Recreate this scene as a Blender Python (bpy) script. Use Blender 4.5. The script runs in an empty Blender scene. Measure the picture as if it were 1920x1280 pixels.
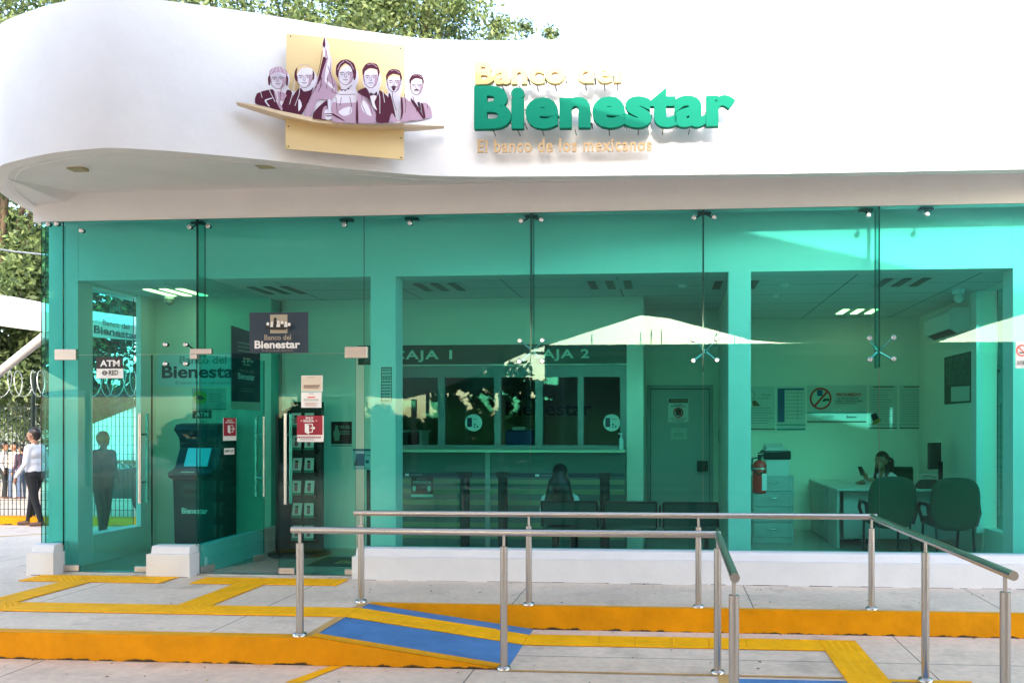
import bpy, bmesh, math, random
from mathutils import Vector, Matrix
random.seed(7)
sc = bpy.context.scene
# ------------------------------------------------------------------ camera, world, sun, exposure
F, CX, HY, H = 1460.0, 1148.0, 796.0, 1.58          # focal length and principal point in photo pixels, eye height
TH = math.atan((1250 - 1148) / F); CT, ST = math.cos(TH), math.sin(TH)
cd = bpy.data.cameras.new('camera'); cam = bpy.data.objects.new('camera', cd); sc.collection.objects.link(cam)
cam.location = (0, 0, H); cam.rotation_euler = (math.pi / 2, 0, TH)
cd.sensor_width = 36; cd.lens = F / 1920 * 36
cd.shift_x = -(CX - 960) / 1920; cd.shift_y = (HY - 640) / 1920
cd.clip_start = 0.05; cd.clip_end = 2000
sc.camera = cam
SUN = Vector((.13, -1, .39)).normalized()
w = bpy.data.worlds.new('World'); sc.world = w; w.use_nodes = True
nt = w.node_tree; bg = nt.nodes['Background']
sky = nt.nodes.new('ShaderNodeTexSky'); sky.sky_type = 'NISHITA'; sky.sun_disc = False
sky.sun_elevation = math.asin(SUN.z); sky.sun_rotation = math.atan2(SUN.x, SUN.y)
sky.air_density = 1.0; sky.dust_density = 2.4; sky.ozone_density = 1.0
nt.links.new(sky.outputs[0], bg.inputs[0]); bg.inputs[1].default_value = 0.15
sd = bpy.data.lights.new('sun', 'SUN'); sd.energy = 0.6; sd.angle = math.radians(.6); sd.color = (1, .94, .85)
so = bpy.data.objects.new('sun', sd); sc.collection.objects.link(so)
so.rotation_euler = SUN.to_track_quat('Z', 'Y').to_euler(); so.location = (3, -20, 12)
sc.view_settings.view_transform = 'Standard'; sc.view_settings.look = 'None'
sc.view_settings.exposure = 3.02; sc.view_settings.gamma = 1
sc.render.engine = 'CYCLES'
cy = sc.cycles
cy.max_bounces = 10; cy.diffuse_bounces = 5; cy.glossy_bounces = 5; cy.transmission_bounces = 6
cy.transparent_max_bounces = 32; cy.sample_clamp_indirect = 6; cy.use_denoising = True
cy.caustics_reflective = False; cy.caustics_refractive = False
COL = sc.collection

# ------------------------------------------------------------------ measuring helpers
def ray(px, py):
    x = (px - CX) / F; z = (HY - py) / F
    return Vector((x * CT - ST, CT + x * ST, z))
EYE = Vector((0, 0, H))
def P(px, py, Y):
    r = ray(px, py); return EYE + r * (Y / r.y)
def G(px, py, z=0.0):
    r = ray(px, py); return EYE + r * ((z - H) / r.z)
class Frame:
    """a flat upright surface: u along it to the right, v up, w out of it"""
    def __init__(s, p0, p1):
        s.o = Vector((p0[0], p0[1], 0)); s.d = Vector((p1[0] - p0[0], p1[1] - p0[1], 0)).normalized()
        s.n = Vector((s.d.y, -s.d.x, 0))
    def uv(s, px, py):
        r = ray(px, py); k = (s.o - EYE).dot(s.n) / r.dot(s.n); q = EYE + r * k
        return ((q - s.o).dot(s.d), q.z)
    def at(s, u, v, w=0.0):
        return s.o + s.d * u + Vector((0, 0, v)) + s.n * w
def FY(Y): return Frame((0, Y), (1, Y))

# ------------------------------------------------------------------ materials
MATS = {}
def lin(h):
    h = h.lstrip('#'); r = [int(h[i:i + 2], 16) / 255 for i in (0, 2, 4)]
    return tuple(((c + .055) / 1.055) ** 2.4 if c > .04 else c / 12.92 for c in r)
def mat(name, col, rough=.6, metal=0.0, noise=0.0, nscale=6.0, bump=0.0, bscale=40.0, emit=0.0, spec=.5, coat=0.0, trans=0.0):
    if name in MATS: return MATS[name]
    if isinstance(col, str): col = lin(col)
    m = bpy.data.materials.new(name); m.use_nodes = True; n = m.node_tree; b = n.nodes['Principled BSDF']
    b.inputs['Base Color'].default_value = (*col, 1); b.inputs['Roughness'].default_value = rough
    b.inputs['Metallic'].default_value = metal; b.inputs['Specular IOR Level'].default_value = spec
    if coat: b.inputs['Coat Weight'].default_value = coat; b.inputs['Coat Roughness'].default_value = .08
    if emit:
        b.inputs['Emission Color'].default_value = (*col, 1); b.inputs['Emission Strength'].default_value = emit
    tc = None
    if noise or bump:
        tc = n.nodes.new('ShaderNodeTexCoord')
    if noise:
        t = n.nodes.new('ShaderNodeTexNoise'); t.inputs['Scale'].default_value = nscale; t.inputs['Detail'].default_value = 8
        t.inputs['Roughness'].default_value = .65
        n.links.new(tc.outputs['Object'], t.inputs['Vector'])
        r = n.nodes.new('ShaderNodeMapRange'); r.inputs[1].default_value = .3; r.inputs[2].default_value = .7
        r.inputs[3].default_value = 1 - noise; r.inputs[4].default_value = 1 + noise * .5
        n.links.new(t.outputs['Fac'], r.inputs[0])
        mx = n.nodes.new('ShaderNodeVectorMath'); mx.operation = 'SCALE'; mx.inputs[0].default_value = col
        n.links.new(r.outputs[0], mx.inputs['Scale']); n.links.new(mx.outputs[0], b.inputs['Base Color'])
    if bump:
        t2 = n.nodes.new('ShaderNodeTexNoise'); t2.inputs['Scale'].default_value = bscale; t2.inputs['Detail'].default_value = 6
        n.links.new(tc.outputs['Object'], t2.inputs['Vector'])
        bp = n.nodes.new('ShaderNodeBump'); bp.inputs['Strength'].default_value = bump; bp.inputs['Distance'].default_value = .01
        n.links.new(t2.outputs['Fac'], bp.inputs['Height']); n.links.new(bp.outputs[0], b.inputs['Normal'])
    if trans:
        tr = n.nodes.new('ShaderNodeBsdfTranslucent'); tr.inputs[0].default_value = (*col, 1)
        mix = n.nodes.new('ShaderNodeMixShader'); mix.inputs[0].default_value = trans
        n.links.new(b.outputs[0], mix.inputs[1]); n.links.new(tr.outputs[0], mix.inputs[2])
        n.links.new(mix.outputs[0], n.nodes['Material Output'].inputs[0])
    MATS[name] = m; return m
def glass_mat(name, tint, ior=1.6):
    m = bpy.data.materials.new(name); m.use_nodes = True; n = m.node_tree; n.nodes.clear()
    out = n.nodes.new('ShaderNodeOutputMaterial'); mix = n.nodes.new('ShaderNodeMixShader')
    tr = n.nodes.new('ShaderNodeBsdfTransparent'); tr.inputs[0].default_value = (*tint, 1)
    gl = n.nodes.new('ShaderNodeBsdfGlossy'); gl.inputs[0].default_value = (.80, .92, 1, 1); gl.inputs[1].default_value = 0.0
    geo = n.nodes.new('ShaderNodeNewGeometry'); ma = n.nodes.new('ShaderNodeMath'); ma.operation = 'MULTIPLY_ADD'
    ma.inputs[1].default_value = 1 / ior - ior; ma.inputs[2].default_value = ior
    n.links.new(geo.outputs['Backfacing'], ma.inputs[0])
    fr = n.nodes.new('ShaderNodeFresnel'); n.links.new(ma.outputs[0], fr.inputs['IOR'])
    n.links.new(fr.outputs[0], mix.inputs[0]); n.links.new(tr.outputs[0], mix.inputs[1]); n.links.new(gl.outputs[0], mix.inputs[2])
    n.links.new(mix.outputs[0], out.inputs[0]); MATS[name] = m; return m
def concrete(name, col, joint=None, brush=True):
    """concrete with mottling, faint brushing, stains and (optionally) saw-cut joints every joint[0] m"""
    m = bpy.data.materials.new(name); m.use_nodes = True; n = m.node_tree; b = n.nodes['Principled BSDF']
    b.inputs['Roughness'].default_value = .75
    tc = n.nodes.new('ShaderNodeTexCoord')
    def noise(scale, detail, vec=None, stretch=None):
        t = n.nodes.new('ShaderNodeTexNoise'); t.inputs['Scale'].default_value = scale; t.inputs['Detail'].default_value = detail
        if stretch:
            mp = n.nodes.new('ShaderNodeMapping'); mp.inputs['Scale'].default_value = stretch
            n.links.new(tc.outputs['Object'], mp.inputs[0]); n.links.new(mp.outputs[0], t.inputs['Vector'])
        else: n.links.new(tc.outputs['Object'], t.inputs['Vector'])
        return t
    def rng(src, a, bb, c, d):
        r = n.nodes.new('ShaderNodeMapRange')
        for i, v in enumerate((a, bb, c, d)): r.inputs[i + 1].default_value = v
        n.links.new(src, r.inputs[0]); return r.outputs[0]
    def mul(a, bb):
        r = n.nodes.new('ShaderNodeMath'); r.operation = 'MULTIPLY'; n.links.new(a, r.inputs[0]); n.links.new(bb, r.inputs[1]); return r.outputs[0]
    f = rng(noise(1.1, 9).outputs['Fac'], .3, .7, .86, 1.08)
    f = mul(f, rng(noise(18, 10).outputs['Fac'], .3, .7, .9, 1.07))
    if brush: f = mul(f, rng(noise(10, 4, stretch=(1, 14, 1)).outputs['Fac'], .35, .65, .93, 1.05))
    sp = noise(55, 3); f = mul(f, rng(sp.outputs['Fac'], .66, .72, 1, .72))          # dark specks
    st = noise(2.7, 6); f = mul(f, rng(st.outputs['Fac'], .58, .74, 1, .74))
    sk = noise(6, 9, stretch=(.25, 6, 1)); f = mul(f, rng(sk.outputs['Fac'], .56, .75, 1, .82))
    if joint:
        sx = n.nodes.new('ShaderNodeSeparateXYZ'); n.links.new(tc.outputs['Object'], sx.inputs[0])
        for ax, per, off in joint:
            a = n.nodes.new('ShaderNodeMath'); a.operation = 'ADD'; a.inputs[1].default_value = -off + 1000 * per
            n.links.new(sx.outputs[ax], a.inputs[0])
            p = n.nodes.new('ShaderNodeMath'); p.operation = 'PINGPONG'; p.inputs[1].default_value = per / 2
            n.links.new(a.outputs[0], p.inputs[0])
            f = mul(f, rng(p.outputs[0], .004, .007, .3, 1))
    v = n.nodes.new('ShaderNodeVectorMath'); v.operation = 'SCALE'; v.inputs[0].default_value = lin(col) if isinstance(col, str) else col
    n.links.new(f, v.inputs['Scale']); n.links.new(v.outputs[0], b.inputs['Base Color'])
    bp = n.nodes.new('ShaderNodeBump'); bp.inputs['Strength'].default_value = .35; bp.inputs['Distance'].default_value = .01
    n.links.new(f, bp.inputs['Height']); n.links.new(bp.outputs[0], b.inputs['Normal'])
    MATS[name] = m; return m
def painted_kerb(name, col):
    m = mat(name, col, .65, noise=.20, nscale=3, bump=.4, bscale=22, spec=.15); n = m.node_tree; b = n.nodes['Principled BSDF']
    tc = n.nodes['Texture Coordinate']; sx = n.nodes.new('ShaderNodeSeparateXYZ'); n.links.new(tc.outputs['Object'], sx.inputs[0])
    t = n.nodes.new('ShaderNodeTexNoise'); t.inputs['Scale'].default_value = 9; t.inputs['Detail'].default_value = 8
    n.links.new(tc.outputs['Object'], t.inputs['Vector'])
    a = n.nodes.new('ShaderNodeMath'); a.operation = 'MULTIPLY_ADD'; a.inputs[1].default_value = -.09; n.links.new(t.outputs['Fac'], a.inputs[0])
    n.links.new(sx.outputs[2], a.inputs[2])
    r = n.nodes.new('ShaderNodeMapRange'); r.inputs[1].default_value = -.243; r.inputs[2].default_value = -.232; r.inputs[3].default_value = 1; r.inputs[4].default_value = 0
    n.links.new(a.outputs[0], r.inputs[0])
    old = b.inputs['Base Color'].links[0].from_socket
    mx = n.nodes.new('ShaderNodeMix'); mx.data_type = 'RGBA'; mx.inputs[7].default_value = (.05, .035, .02, 1)
    n.links.new(r.outputs[0], mx.inputs[0]); n.links.new(old, mx.inputs[6]); n.links.new(mx.outputs[2], b.inputs['Base Color'])
    return m
def ceiling_mat():
    m = mat('ceiling_tiles', (.72, .72, .70), .9, noise=.04, nscale=30); n = m.node_tree; b = n.nodes['Principled BSDF']
    tc = n.nodes['Texture Coordinate']; sx = n.nodes.new('ShaderNodeSeparateXYZ'); n.links.new(tc.outputs['Object'], sx.inputs[0])
    src = None
    for ax, per, off in ((0, 1.28, 2.02), (1, .69, 8.98)):
        a = n.nodes.new('ShaderNodeMath'); a.operation = 'ADD'; a.inputs[1].default_value = -off + 100 * per; n.links.new(sx.outputs[ax], a.inputs[0])
        p = n.nodes.new('ShaderNodeMath'); p.operation = 'PINGPONG'; p.inputs[1].default_value = per / 2; n.links.new(a.outputs[0], p.inputs[0])
        r = n.nodes.new('ShaderNodeMapRange'); r.inputs[1].default_value = .008; r.inputs[2].default_value = .014; r.inputs[3].default_value = .45; r.inputs[4].default_value = 1
        n.links.new(p.outputs[0], r.inputs[0])
        if src is None: src = r.outputs[0]
        else:
            q = n.nodes.new('ShaderNodeMath'); q.operation = 'MULTIPLY'; n.links.new(src, q.inputs[0]); n.links.new(r.outputs[0], q.inputs[1]); src = q.outputs[0]
    old = b.inputs['Base Color'].links[0].from_socket
    v = n.nodes.new('ShaderNodeVectorMath'); v.operation = 'SCALE'; n.links.new(old, v.inputs[0]); n.links.new(src, v.inputs['Scale'])
    n.links.new(v.outputs[0], b.inputs['Base Color']); return m
def leaf_mat(name, c1, c2):
    m = bpy.data.materials.new(name); m.use_nodes = True; n = m.node_tree; b = n.nodes['Principled BSDF']
    b.inputs['Roughness'].default_value = .55
    tc = n.nodes.new('ShaderNodeTexCoord'); t = n.nodes.new('ShaderNodeTexNoise'); t.inputs['Scale'].default_value = 1.3; t.inputs['Detail'].default_value = 6
    n.links.new(tc.outputs['Object'], t.inputs['Vector'])
    g = n.nodes.new('ShaderNodeNewGeometry')
    ad = n.nodes.new('ShaderNodeMath'); ad.operation = 'MULTIPLY_ADD'; ad.inputs[1].default_value = .5; n.links.new(g.outputs['Random Per Island'], ad.inputs[0]); n.links.new(t.outputs['Fac'], ad.inputs[2])
    r = n.nodes.new('ShaderNodeMapRange'); r.inputs[1].default_value = .45; r.inputs[2].default_value = 1.05
    n.links.new(ad.outputs[0], r.inputs[0])
    mx = n.nodes.new('ShaderNodeMix'); mx.data_type = 'RGBA'; mx.inputs[6].default_value = (*c1, 1); mx.inputs[7].default_value = (*c2, 1)
    n.links.new(r.outputs[0], mx.inputs[0]); n.links.new(mx.outputs[2], b.inputs['Base Color'])
    tr = n.nodes.new('ShaderNodeBsdfTranslucent'); n.links.new(mx.outputs[2], tr.inputs[0])
    ms = n.nodes.new('ShaderNodeMixShader'); ms.inputs[0].default_value = .35
    n.links.new(b.outputs[0], ms.inputs[1]); n.links.new(tr.outputs[0], ms.inputs[2]); n.links.new(ms.outputs[0], n.nodes['Material Output'].inputs[0])
    MATS[name] = m; return m

WALL = mat('white_render', (.72, .725, .735), .75, noise=.05, nscale=2.2, bump=.35, bscale=9)
SOFF = mat('soffit_paint', (.74, .73, .72), .8, noise=.05, nscale=2.2, bump=.2, bscale=18)
PLIN = mat('plinth_paint', (.70, .70, .72), .7, noise=.05, nscale=5, bump=.3, bscale=16)
COLM = mat('column_paint', (.80, .80, .78), .7, noise=.03, nscale=5)
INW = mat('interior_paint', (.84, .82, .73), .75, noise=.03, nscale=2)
CEIL = ceiling_mat()
FLOORI = mat('floor_tile', (.42, .40, .35), .18, noise=.08, nscale=3)
GLS = glass_mat('green_glass', (.53, .885, .85), 1.33)
GLS2 = glass_mat('clear_glass', (.90, .97, .95), 1.5)
GEDGE = mat('glass_edge', (.002, .045, .035), .1, spec=.8)
STEEL = mat('brushed_steel', (.50, .48, .46), .27, metal=1, bump=.05, bscale=200)
STEELD = mat('patch_steel', (.52, .48, .46), .38, metal=.9)
CHROME = mat('polished_steel', (.75, .74, .73), .12, metal=1)
DARKM = mat('dark_metal', (.03, .035, .035), .4, metal=.6)
BLACK = mat('black_plastic', (.012, .012, .013), .45)
NAVY = mat('navy', (.012, .028, .06), .45)
WHITE = mat('white_print', (.80, .80, .80), .5)
CREAM = mat('cream_print', (.62, .55, .45), .5)
LINEG = mat('grey_print', (.22, .24, .24), .6)
REDP = mat('red_print', (.75, .03, .02), .5)
MAROON = mat('maroon_print', (.30, .008, .03), .5)
GOLD = mat('gold_panel', (.66, .50, .25), .42, noise=.03, nscale=3, spec=.3)
GOLDL = mat('gold_letter', (.52, .38, .16), .55, spec=.3)
GREENL = mat('green_letter', (.0, .16, .10), .7, spec=.12)
DGREEN = mat('dark_green_band', (.006, .05, .035), .4)
ORANGE = painted_kerb('orange_kerb_paint', (.74, .30, .001))
YEL = mat('yellow_edge_paint', (.82, .36, .008), .6, spec=.2, noise=.12, nscale=12)
PALEY = mat('worn_orange_line', (.62, .36, .12), .7, noise=.2, nscale=9)
TACT = mat('tactile_yellow', (.96, .46, .008), .65, spec=.15, noise=.16, nscale=5)
BLUE = mat('blue_paint', (.09, .23, .48), .7, spec=.2, noise=.24, nscale=3.5, bump=.2, bscale=30)
PAVE = concrete('pavement_concrete', (.76, .61, .485), [(0, 2.11, .75)])
GRND = concrete('ground_concrete', (.76, .61, .485), [(0, 3.3, 1.9), (1, 4.0, 5.95)])
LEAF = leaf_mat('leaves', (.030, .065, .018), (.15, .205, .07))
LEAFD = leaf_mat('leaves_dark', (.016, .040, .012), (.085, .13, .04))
BARK = mat('bark', (.09, .065, .045), .9, noise=.3, nscale=12, bump=.6, bscale=20)
CANV = mat('canopy_membrane', (.72, .72, .72), .6, trans=.12, noise=.03, nscale=.8)
WIRE = mat('dark_green_wire', (.01, .025, .02), .5, metal=.3)
RAZOR = mat('galvanised_wire', (.45, .47, .46), .4, metal=.7)
TUBE = mat('lit_tube', (1.0, .78, .36), .5, emit=.7)
SKIN = mat('skin', (.30, .15, .09), .55); HAIR = mat('black_hair', (.008, .006, .005), .4)
HAIRB = mat('brown_hair', (.03, .014, .008), .45)
SHW = mat('white_shirt', (.62, .62, .66), .8); TRD = mat('dark_trousers', (.004, .005, .008), .8)
SHD = mat('purple_shirt', (.06, .03, .06), .8); JEAN = mat('jeans', (.06, .09, .16), .8); SHOE = mat('brown_shoes', (.09, .035, .015), .5)
OLIVE = mat('olive_uniform', (.02, .03, .02), .9)

# ------------------------------------------------------------------ mesh helper
_depth = {}
class MB:
    def __init__(s): s.v = []; s.f = []; s.m = []; s.mats = []; s.smooth = []
    def mi(s, m):
        if m not in s.mats: s.mats.append(m)
        return s.mats.index(m)
    def add(s, vs, fs, m, smooth=False):
        o = len(s.v); s.v += [tuple(v) for v in vs]; k = s.mi(m)
        for f in fs: s.f.append(tuple(i + o for i in f)); s.m.append(k); s.smooth.append(smooth)
    def box(s, x0, x1, y0, y1, z0, z1, m):
        vs = [(x, y, z) for x in (x0, x1) for y in (y0, y1) for z in (z0, z1)]
        s.add(vs, [(0, 1, 3, 2), (4, 6, 7, 5), (0, 4, 5, 1), (2, 3, 7, 6), (0, 2, 6, 4), (1, 5, 7, 3)], m); return s
    def quad(s, a, b, c, d, m): s.add([a, b, c, d], [(0, 1, 2, 3)], m); return s
    def hexa(s, bot, top, m):
        s.add(list(bot) + list(top), [(3, 2, 1, 0), (4, 5, 6, 7), (0, 1, 5, 4), (1, 2, 6, 5), (2, 3, 7, 6), (3, 0, 4, 7)], m); return s
    def prism(s, pts, vec, m, mside=None):
        """polygon extruded by vec"""
        n = len(pts); a = [Vector(p) for p in pts]; b = [p + Vector(vec) for p in a]
        s.add(a + b, [tuple(range(n))[::-1], tuple(range(n, 2 * n))], m)
        s.add(a + b, [(i, (i + 1) % n, n + (i + 1) % n, n + i) for i in range(n)], mside or m); return s
    def tube(s, pts, r, m, n=12, cap=True, smooth=True):
        pts = [Vector(p) for p in pts]; rs = r if isinstance(r, (list, tuple)) else [r] * len(pts)
        rings = []; prev = None
        for i, p in enumerate(pts):
            d = (pts[min(i + 1, len(pts) - 1)] - pts[max(i - 1, 0)]).normalized()
            if prev is None:
                a = d.orthogonal().normalized()
            else:
                a = (prev - d * prev.dot(d)).normalized()
            prev = a; b = d.cross(a)
            rings.append([p + (a * math.cos(t) + b * math.sin(t)) * rs[i] for t in [2 * math.pi * k / n for k in range(n)]])
        vs = [v for q in rings for v in q]
        fs = [(i * n + k, i * n + (k + 1) % n, (i + 1) * n + (k + 1) % n, (i + 1) * n + k) for i in range(len(pts) - 1) for k in range(n)]
        s.add(vs, fs, m, smooth)
        if cap: s.add(rings[0] + rings[-1], [tuple(range(n))[::-1], tuple(range(n, 2 * n))], m)
        return s
    def ball(s, c, r, m, n=12, k=8, sc3=(1, 1, 1)):
        c = Vector(c); vs = []; fs = []
        for i in range(k + 1):
            a = math.pi * i / k
            for j in range(n):
                t = 2 * math.pi * j / n
                vs.append(c + Vector((r * sc3[0] * math.sin(a) * math.cos(t), r * sc3[1] * math.sin(a) * math.sin(t), r * sc3[2] * math.cos(a))))
        for i in range(k):
            for j in range(n): fs.append((i * n + j, (i + 1) * n + j, (i + 1) * n + (j + 1) % n, i * n + (j + 1) % n))
        s.add(vs, fs, m, True); return s
    def build(s, name, parent=None, **kw):
        me = bpy.data.meshes.new(name); me.from_pydata(s.v, [], s.f)
        for m in s.mats: me.materials.append(m)
        me.polygons.foreach_set('material_index', s.m); me.polygons.foreach_set('use_smooth', s.smooth)
        me.update()
        if kw.pop('bevel', 0): pass
        o = bpy.data.objects.new(name, me); COL.objects.link(o)
        if parent is not None:
            o.parent = parent; o.matrix_parent_inverse = Matrix.Translation(-parent.location)
        for k, v in kw.items(): o[k] = v
        return o
def shift(o, loc):
    """put the origin of an unparented mesh at loc"""
    loc = Vector(loc); o.data.transform(Matrix.Translation(-loc)); o.location = loc; return o
def bevel(o, wd=.01, seg=2):
    md = o.modifiers.new('bevel', 'BEVEL'); md.width = wd; md.segments = seg; md.limit_method = 'ANGLE'; md.angle_limit = math.radians(40); return o
def thing(name, label, cat, loc=(0, 0, 0), group=None):
    o = bpy.data.objects.new(name, None); COL.objects.link(o); o.location = loc; o.empty_display_size = .1
    o['label'] = label; o['category'] = cat
    if group: o['group'] = group
    return o
def tag(o, label, cat, group=None):
    o['label'] = label; o['category'] = cat
    if group: o['group'] = group
    return o
def dup(root, d, label, group=None):
    r = root.copy(); COL.objects.link(r); r.location = root.location + Vector(d); r['label'] = label
    if group: r['group'] = group
    for ch in list(root.children):
        c = ch.copy(); COL.objects.link(c); c.parent = r; c.matrix_parent_inverse = ch.matrix_parent_inverse.copy()
        for g in list(ch.children):
            q = g.copy(); COL.objects.link(q); q.parent = c; q.matrix_parent_inverse = g.matrix_parent_inverse.copy()
    return r
_tc = {}
def text_geo(txt, bold=.0, track=1.0, extrude=0.0):
    key = (txt, bold, track, extrude)
    if key not in _tc:
        c = bpy.data.curves.new('t', 'FONT'); c.body = txt; c.offset = bold; c.space_character = track; c.extrude = extrude; c.resolution_u = 4
        if extrude: c.bevel_depth = .012; c.bevel_resolution = 1
        o = bpy.data.objects.new('t', c); COL.objects.link(o); bpy.context.view_layer.update()
        me = bpy.data.meshes.new_from_object(o.evaluated_get(bpy.context.evaluated_depsgraph_get()))
        _tc[key] = ([v.co.copy() for v in me.vertices], [tuple(p.vertices) for p in me.polygons])
        bpy.data.objects.remove(o); bpy.data.curves.remove(c); bpy.data.meshes.remove(me)
    return _tc[key]
class Sign:
    """flat printed panel on a Frame: everything given in photo pixels, layered a millimetre or two apart"""
    def __init__(s, fr, w=0.0, gap=.0015, flip=False):
        s.fr = fr; s.w = w; s.gap = gap; s.mb = MB(); s.k = 0
    def lay(s, d=None):
        s.k += 1; return s.w + (s.k * s.gap)
    def rect(s, x0, y0, x1, y1, m, th=0.0):
        a = s.fr.uv(x0, y0); b = (s.fr.uv(x1, y1)[0], s.fr.uv(x0, y1)[1]); w = s.lay()
        return s.uvrect(a[0], b[1], b[0], a[1], m, w, th)
    def uvrect(s, u0, v0, u1, v1, m, w, th=0.0):
        f = s.fr; pts = [f.at(u0, v0, w), f.at(u1, v0, w), f.at(u1, v1, w), f.at(u0, v1, w)]
        if th: s.mb.prism([p - f.n * th for p in pts], f.n * th, m)
        else: s.mb.quad(*pts, m)
        return s
    def poly(s, pts, m, th=0.0, w=None):
        w = s.lay() if w is None else w
        q = [s.fr.at(*s.fr.uv(*p), w) for p in pts]
        if th: s.mb.prism([p - s.fr.n * th for p in q], s.fr.n * th, m)
        else: s.mb.add(q, [tuple(range(len(q)))], m)
        return s
    def disc(s, cx, cy, rx, m, ry=None, n=24, th=0.0):
        ry = ry or rx
        return s.poly([(cx + rx * math.cos(2 * math.pi * i / n), cy - ry * math.sin(2 * math.pi * i / n)) for i in range(n)], m, th)
    def ring(s, cx, cy, r, r2, m, n=28):
        w = s.lay()
        for i in range(n):
            a, b = 2 * math.pi * i / n, 2 * math.pi * (i + 1) / n
            q = [(cx + R * math.cos(t), cy - R * math.sin(t)) for R, t in ((r, a), (r, b), (r2, b), (r2, a))]
            s.poly(q, m, w=w)
        return s
    def bar(s, x0, y0, x1, y1, t, m):
        d = Vector((x1 - x0, y1 - y0)).normalized() * t / 2; nx, ny = -d.y, d.x
        return s.poly([(x0 + nx, y0 + ny), (x0 - nx, y0 - ny), (x1 - nx, y1 - ny), (x1 + nx, y1 + ny)], m)
    def text(s, txt, x0, y0, x1, y1, m, bold=.01, track=1.0, depth=0.0, off=None):
        vs, fs = text_geo(txt, bold, track, .5 if depth else 0.0)
        lx = min(v.x for v in vs); hx = max(v.x for v in vs); ly = min(v.y for v in vs); hy = max(v.y for v in vs)
        a = s.fr.uv(x0, y0); b = (s.fr.uv(x1, y1)[0], s.fr.uv(x0, y1)[1]); w = s.lay() if off is None else off
        out = [s.fr.at(a[0] + (v.x - lx) / (hx - lx) * (b[0] - a[0]), b[1] + (v.y - ly) / (hy - ly) * (a[1] - b[1]), w + (v.z + .5) * depth if depth else w) for v in vs]
        s.mb.add(out, fs, m); return s
    def lines(s, x0, y0, x1, y1, n, m, duty=.35, jit=.25):
        w = s.lay(); h = (y1 - y0) / n
        for i in range(n):
            xe = x1 - (x1 - x0) * random.random() * jit
            a = s.fr.uv(x0, y0 + i * h); b = (s.fr.uv(xe, y0 + i * h)[0], s.fr.uv(x0, y0 + i * h + h * duty)[1])
            s.uvrect(a[0], b[1], b[0], a[1], m, w)
        return s
    def build(s, name, parent=None, **kw): return s.mb.build(name, parent, **kw)

# ------------------------------------------------------------------ SETTING: ground, pavement, ramp, paint
g = MB()
xs = [-60, -30, -9, -4, 0, 4, 10, 30, 60]; ys = [-60, -20, -8, 0, 5, 8, 15, 16.5, 22, 40, 200]
zs = {0: 0}
def gz(y): return -.2 if y <= 15 else (-.2 - .4 * min(1, (y - 15) / 6))
vs = [(x, y, gz(y)) for y in ys for x in xs]; nx = len(xs)
g.add(vs, [(j * nx + i, j * nx + i + 1, (j + 1) * nx + i + 1, (j + 1) * nx + i) for j in range(len(ys) - 1) for i in range(nx - 1)], GRND)
g.build('ground', kind='structure')
KX = -2.63; KY1 = 5.60; KY2 = 6.72; RX1 = -1.16
pv = MB()
pv.box(-16, KX, KY1, 10.4, -.25, 0, PAVE); pv.box(KX, 9, KY2, 10.4, -.25, 0, PAVE)
pv.build('pavement', kind='structure')
kb = MB()
def kerb_strip(a, b, out, z0=-.26, top=.09, m2=YEL):
    """painted kerb: side sheet 4 mm proud plus thin painted top edge"""
    a = Vector(a); b = Vector(b); o = Vector(out)
    kb.prism([a + o * .006 + Vector((0, 0, z0 - a.z)), b + o * .006 + Vector((0, 0, z0 - b.z)), b + o * .006 + Vector((0, 0, .004)), a + o * .006 + Vector((0, 0, .004))], -o * .012, ORANGE)
    n = 60; random.seed(5)
    for i in range(n):
        p = a.lerp(b, i / n); q = a.lerp(b, (i + 1) / n); t0 = top * (1 + .0 * random.random())
        kb.quad(p + o * .006 + Vector((0, 0, .0045)), q + o * .006 + Vector((0, 0, .0045)), q - o * t0 + Vector((0, 0, .0045)), p - o * t0 + Vector((0, 0, .0045)), m2)
kerb_strip((-16, KY1, 0), (KX, KY1, 0), (0, -1, 0))
kerb_strip((KX, KY2, 0), (9, KY2, 0), (0, -1, 0), top=.05)
kb.build('kerb', kind='structure')
rp = MB()      # ramp wedge with painted cheek
rp.hexa([(KX, KY1 + .09, -.25), (RX1, KY1 + .09, -.25), (RX1, KY2 - .007, -.25), (KX, KY2 - .007, -.25)], [(KX, KY1 + .09, .002), (RX1, KY1 + .09, -.196), (RX1, KY2 - .007, -.196), (KX, KY2 - .007, .002)], BLUE)
rp.hexa([(KX, KY1 - .006, -.25), (RX1 - .06, KY1 - .006, -.25), (RX1 - .06, KY1 + .09, -.25), (KX, KY1 + .09, -.25)], [(KX, KY1 - .006, .012), (RX1 - .06, KY1 - .006, -.188), (RX1 - .06, KY1 + .09, -.188), (KX, KY1 + .09, .012)], ORANGE)
rp.quad((KX, KY1 - .008, .0165), (RX1 - .06, KY1 - .008, -.184), (RX1 - .06, KY1 + .09, -.184), (KX, KY1 + .09, .0165), YEL)
rp.quad((KX - .075, KY1 + .05, .006), (KX, KY1 + .05, .006), (KX, KY2 - .01, .006), (KX - .075, KY2 - .01, .006), PALEY)
rp.build('ramp', kind='structure')
mk = MB()      # painted lines on the lower ground
zl = -.195
a = G(560, 1280, -.2); b = G(640, 1252, -.2)
mk.quad((a.x - .1, a.y, zl), (a.x + .02, a.y, zl), (-2.38, 5.585, zl), (-2.47, 5.585, zl), TACT)
mk.quad((RX1 - .05, 5.555, zl), (1.44, 5.555, zl), (1.44, 5.585, zl), (RX1 - .05, 5.585, zl), PALEY)
mk.quad((.36, 5.0, zl + .001), (.47, 5.0, zl + .001), (.47, 5.552, zl + .001), (.36, 5.552, zl + .001), PALEY)
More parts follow.
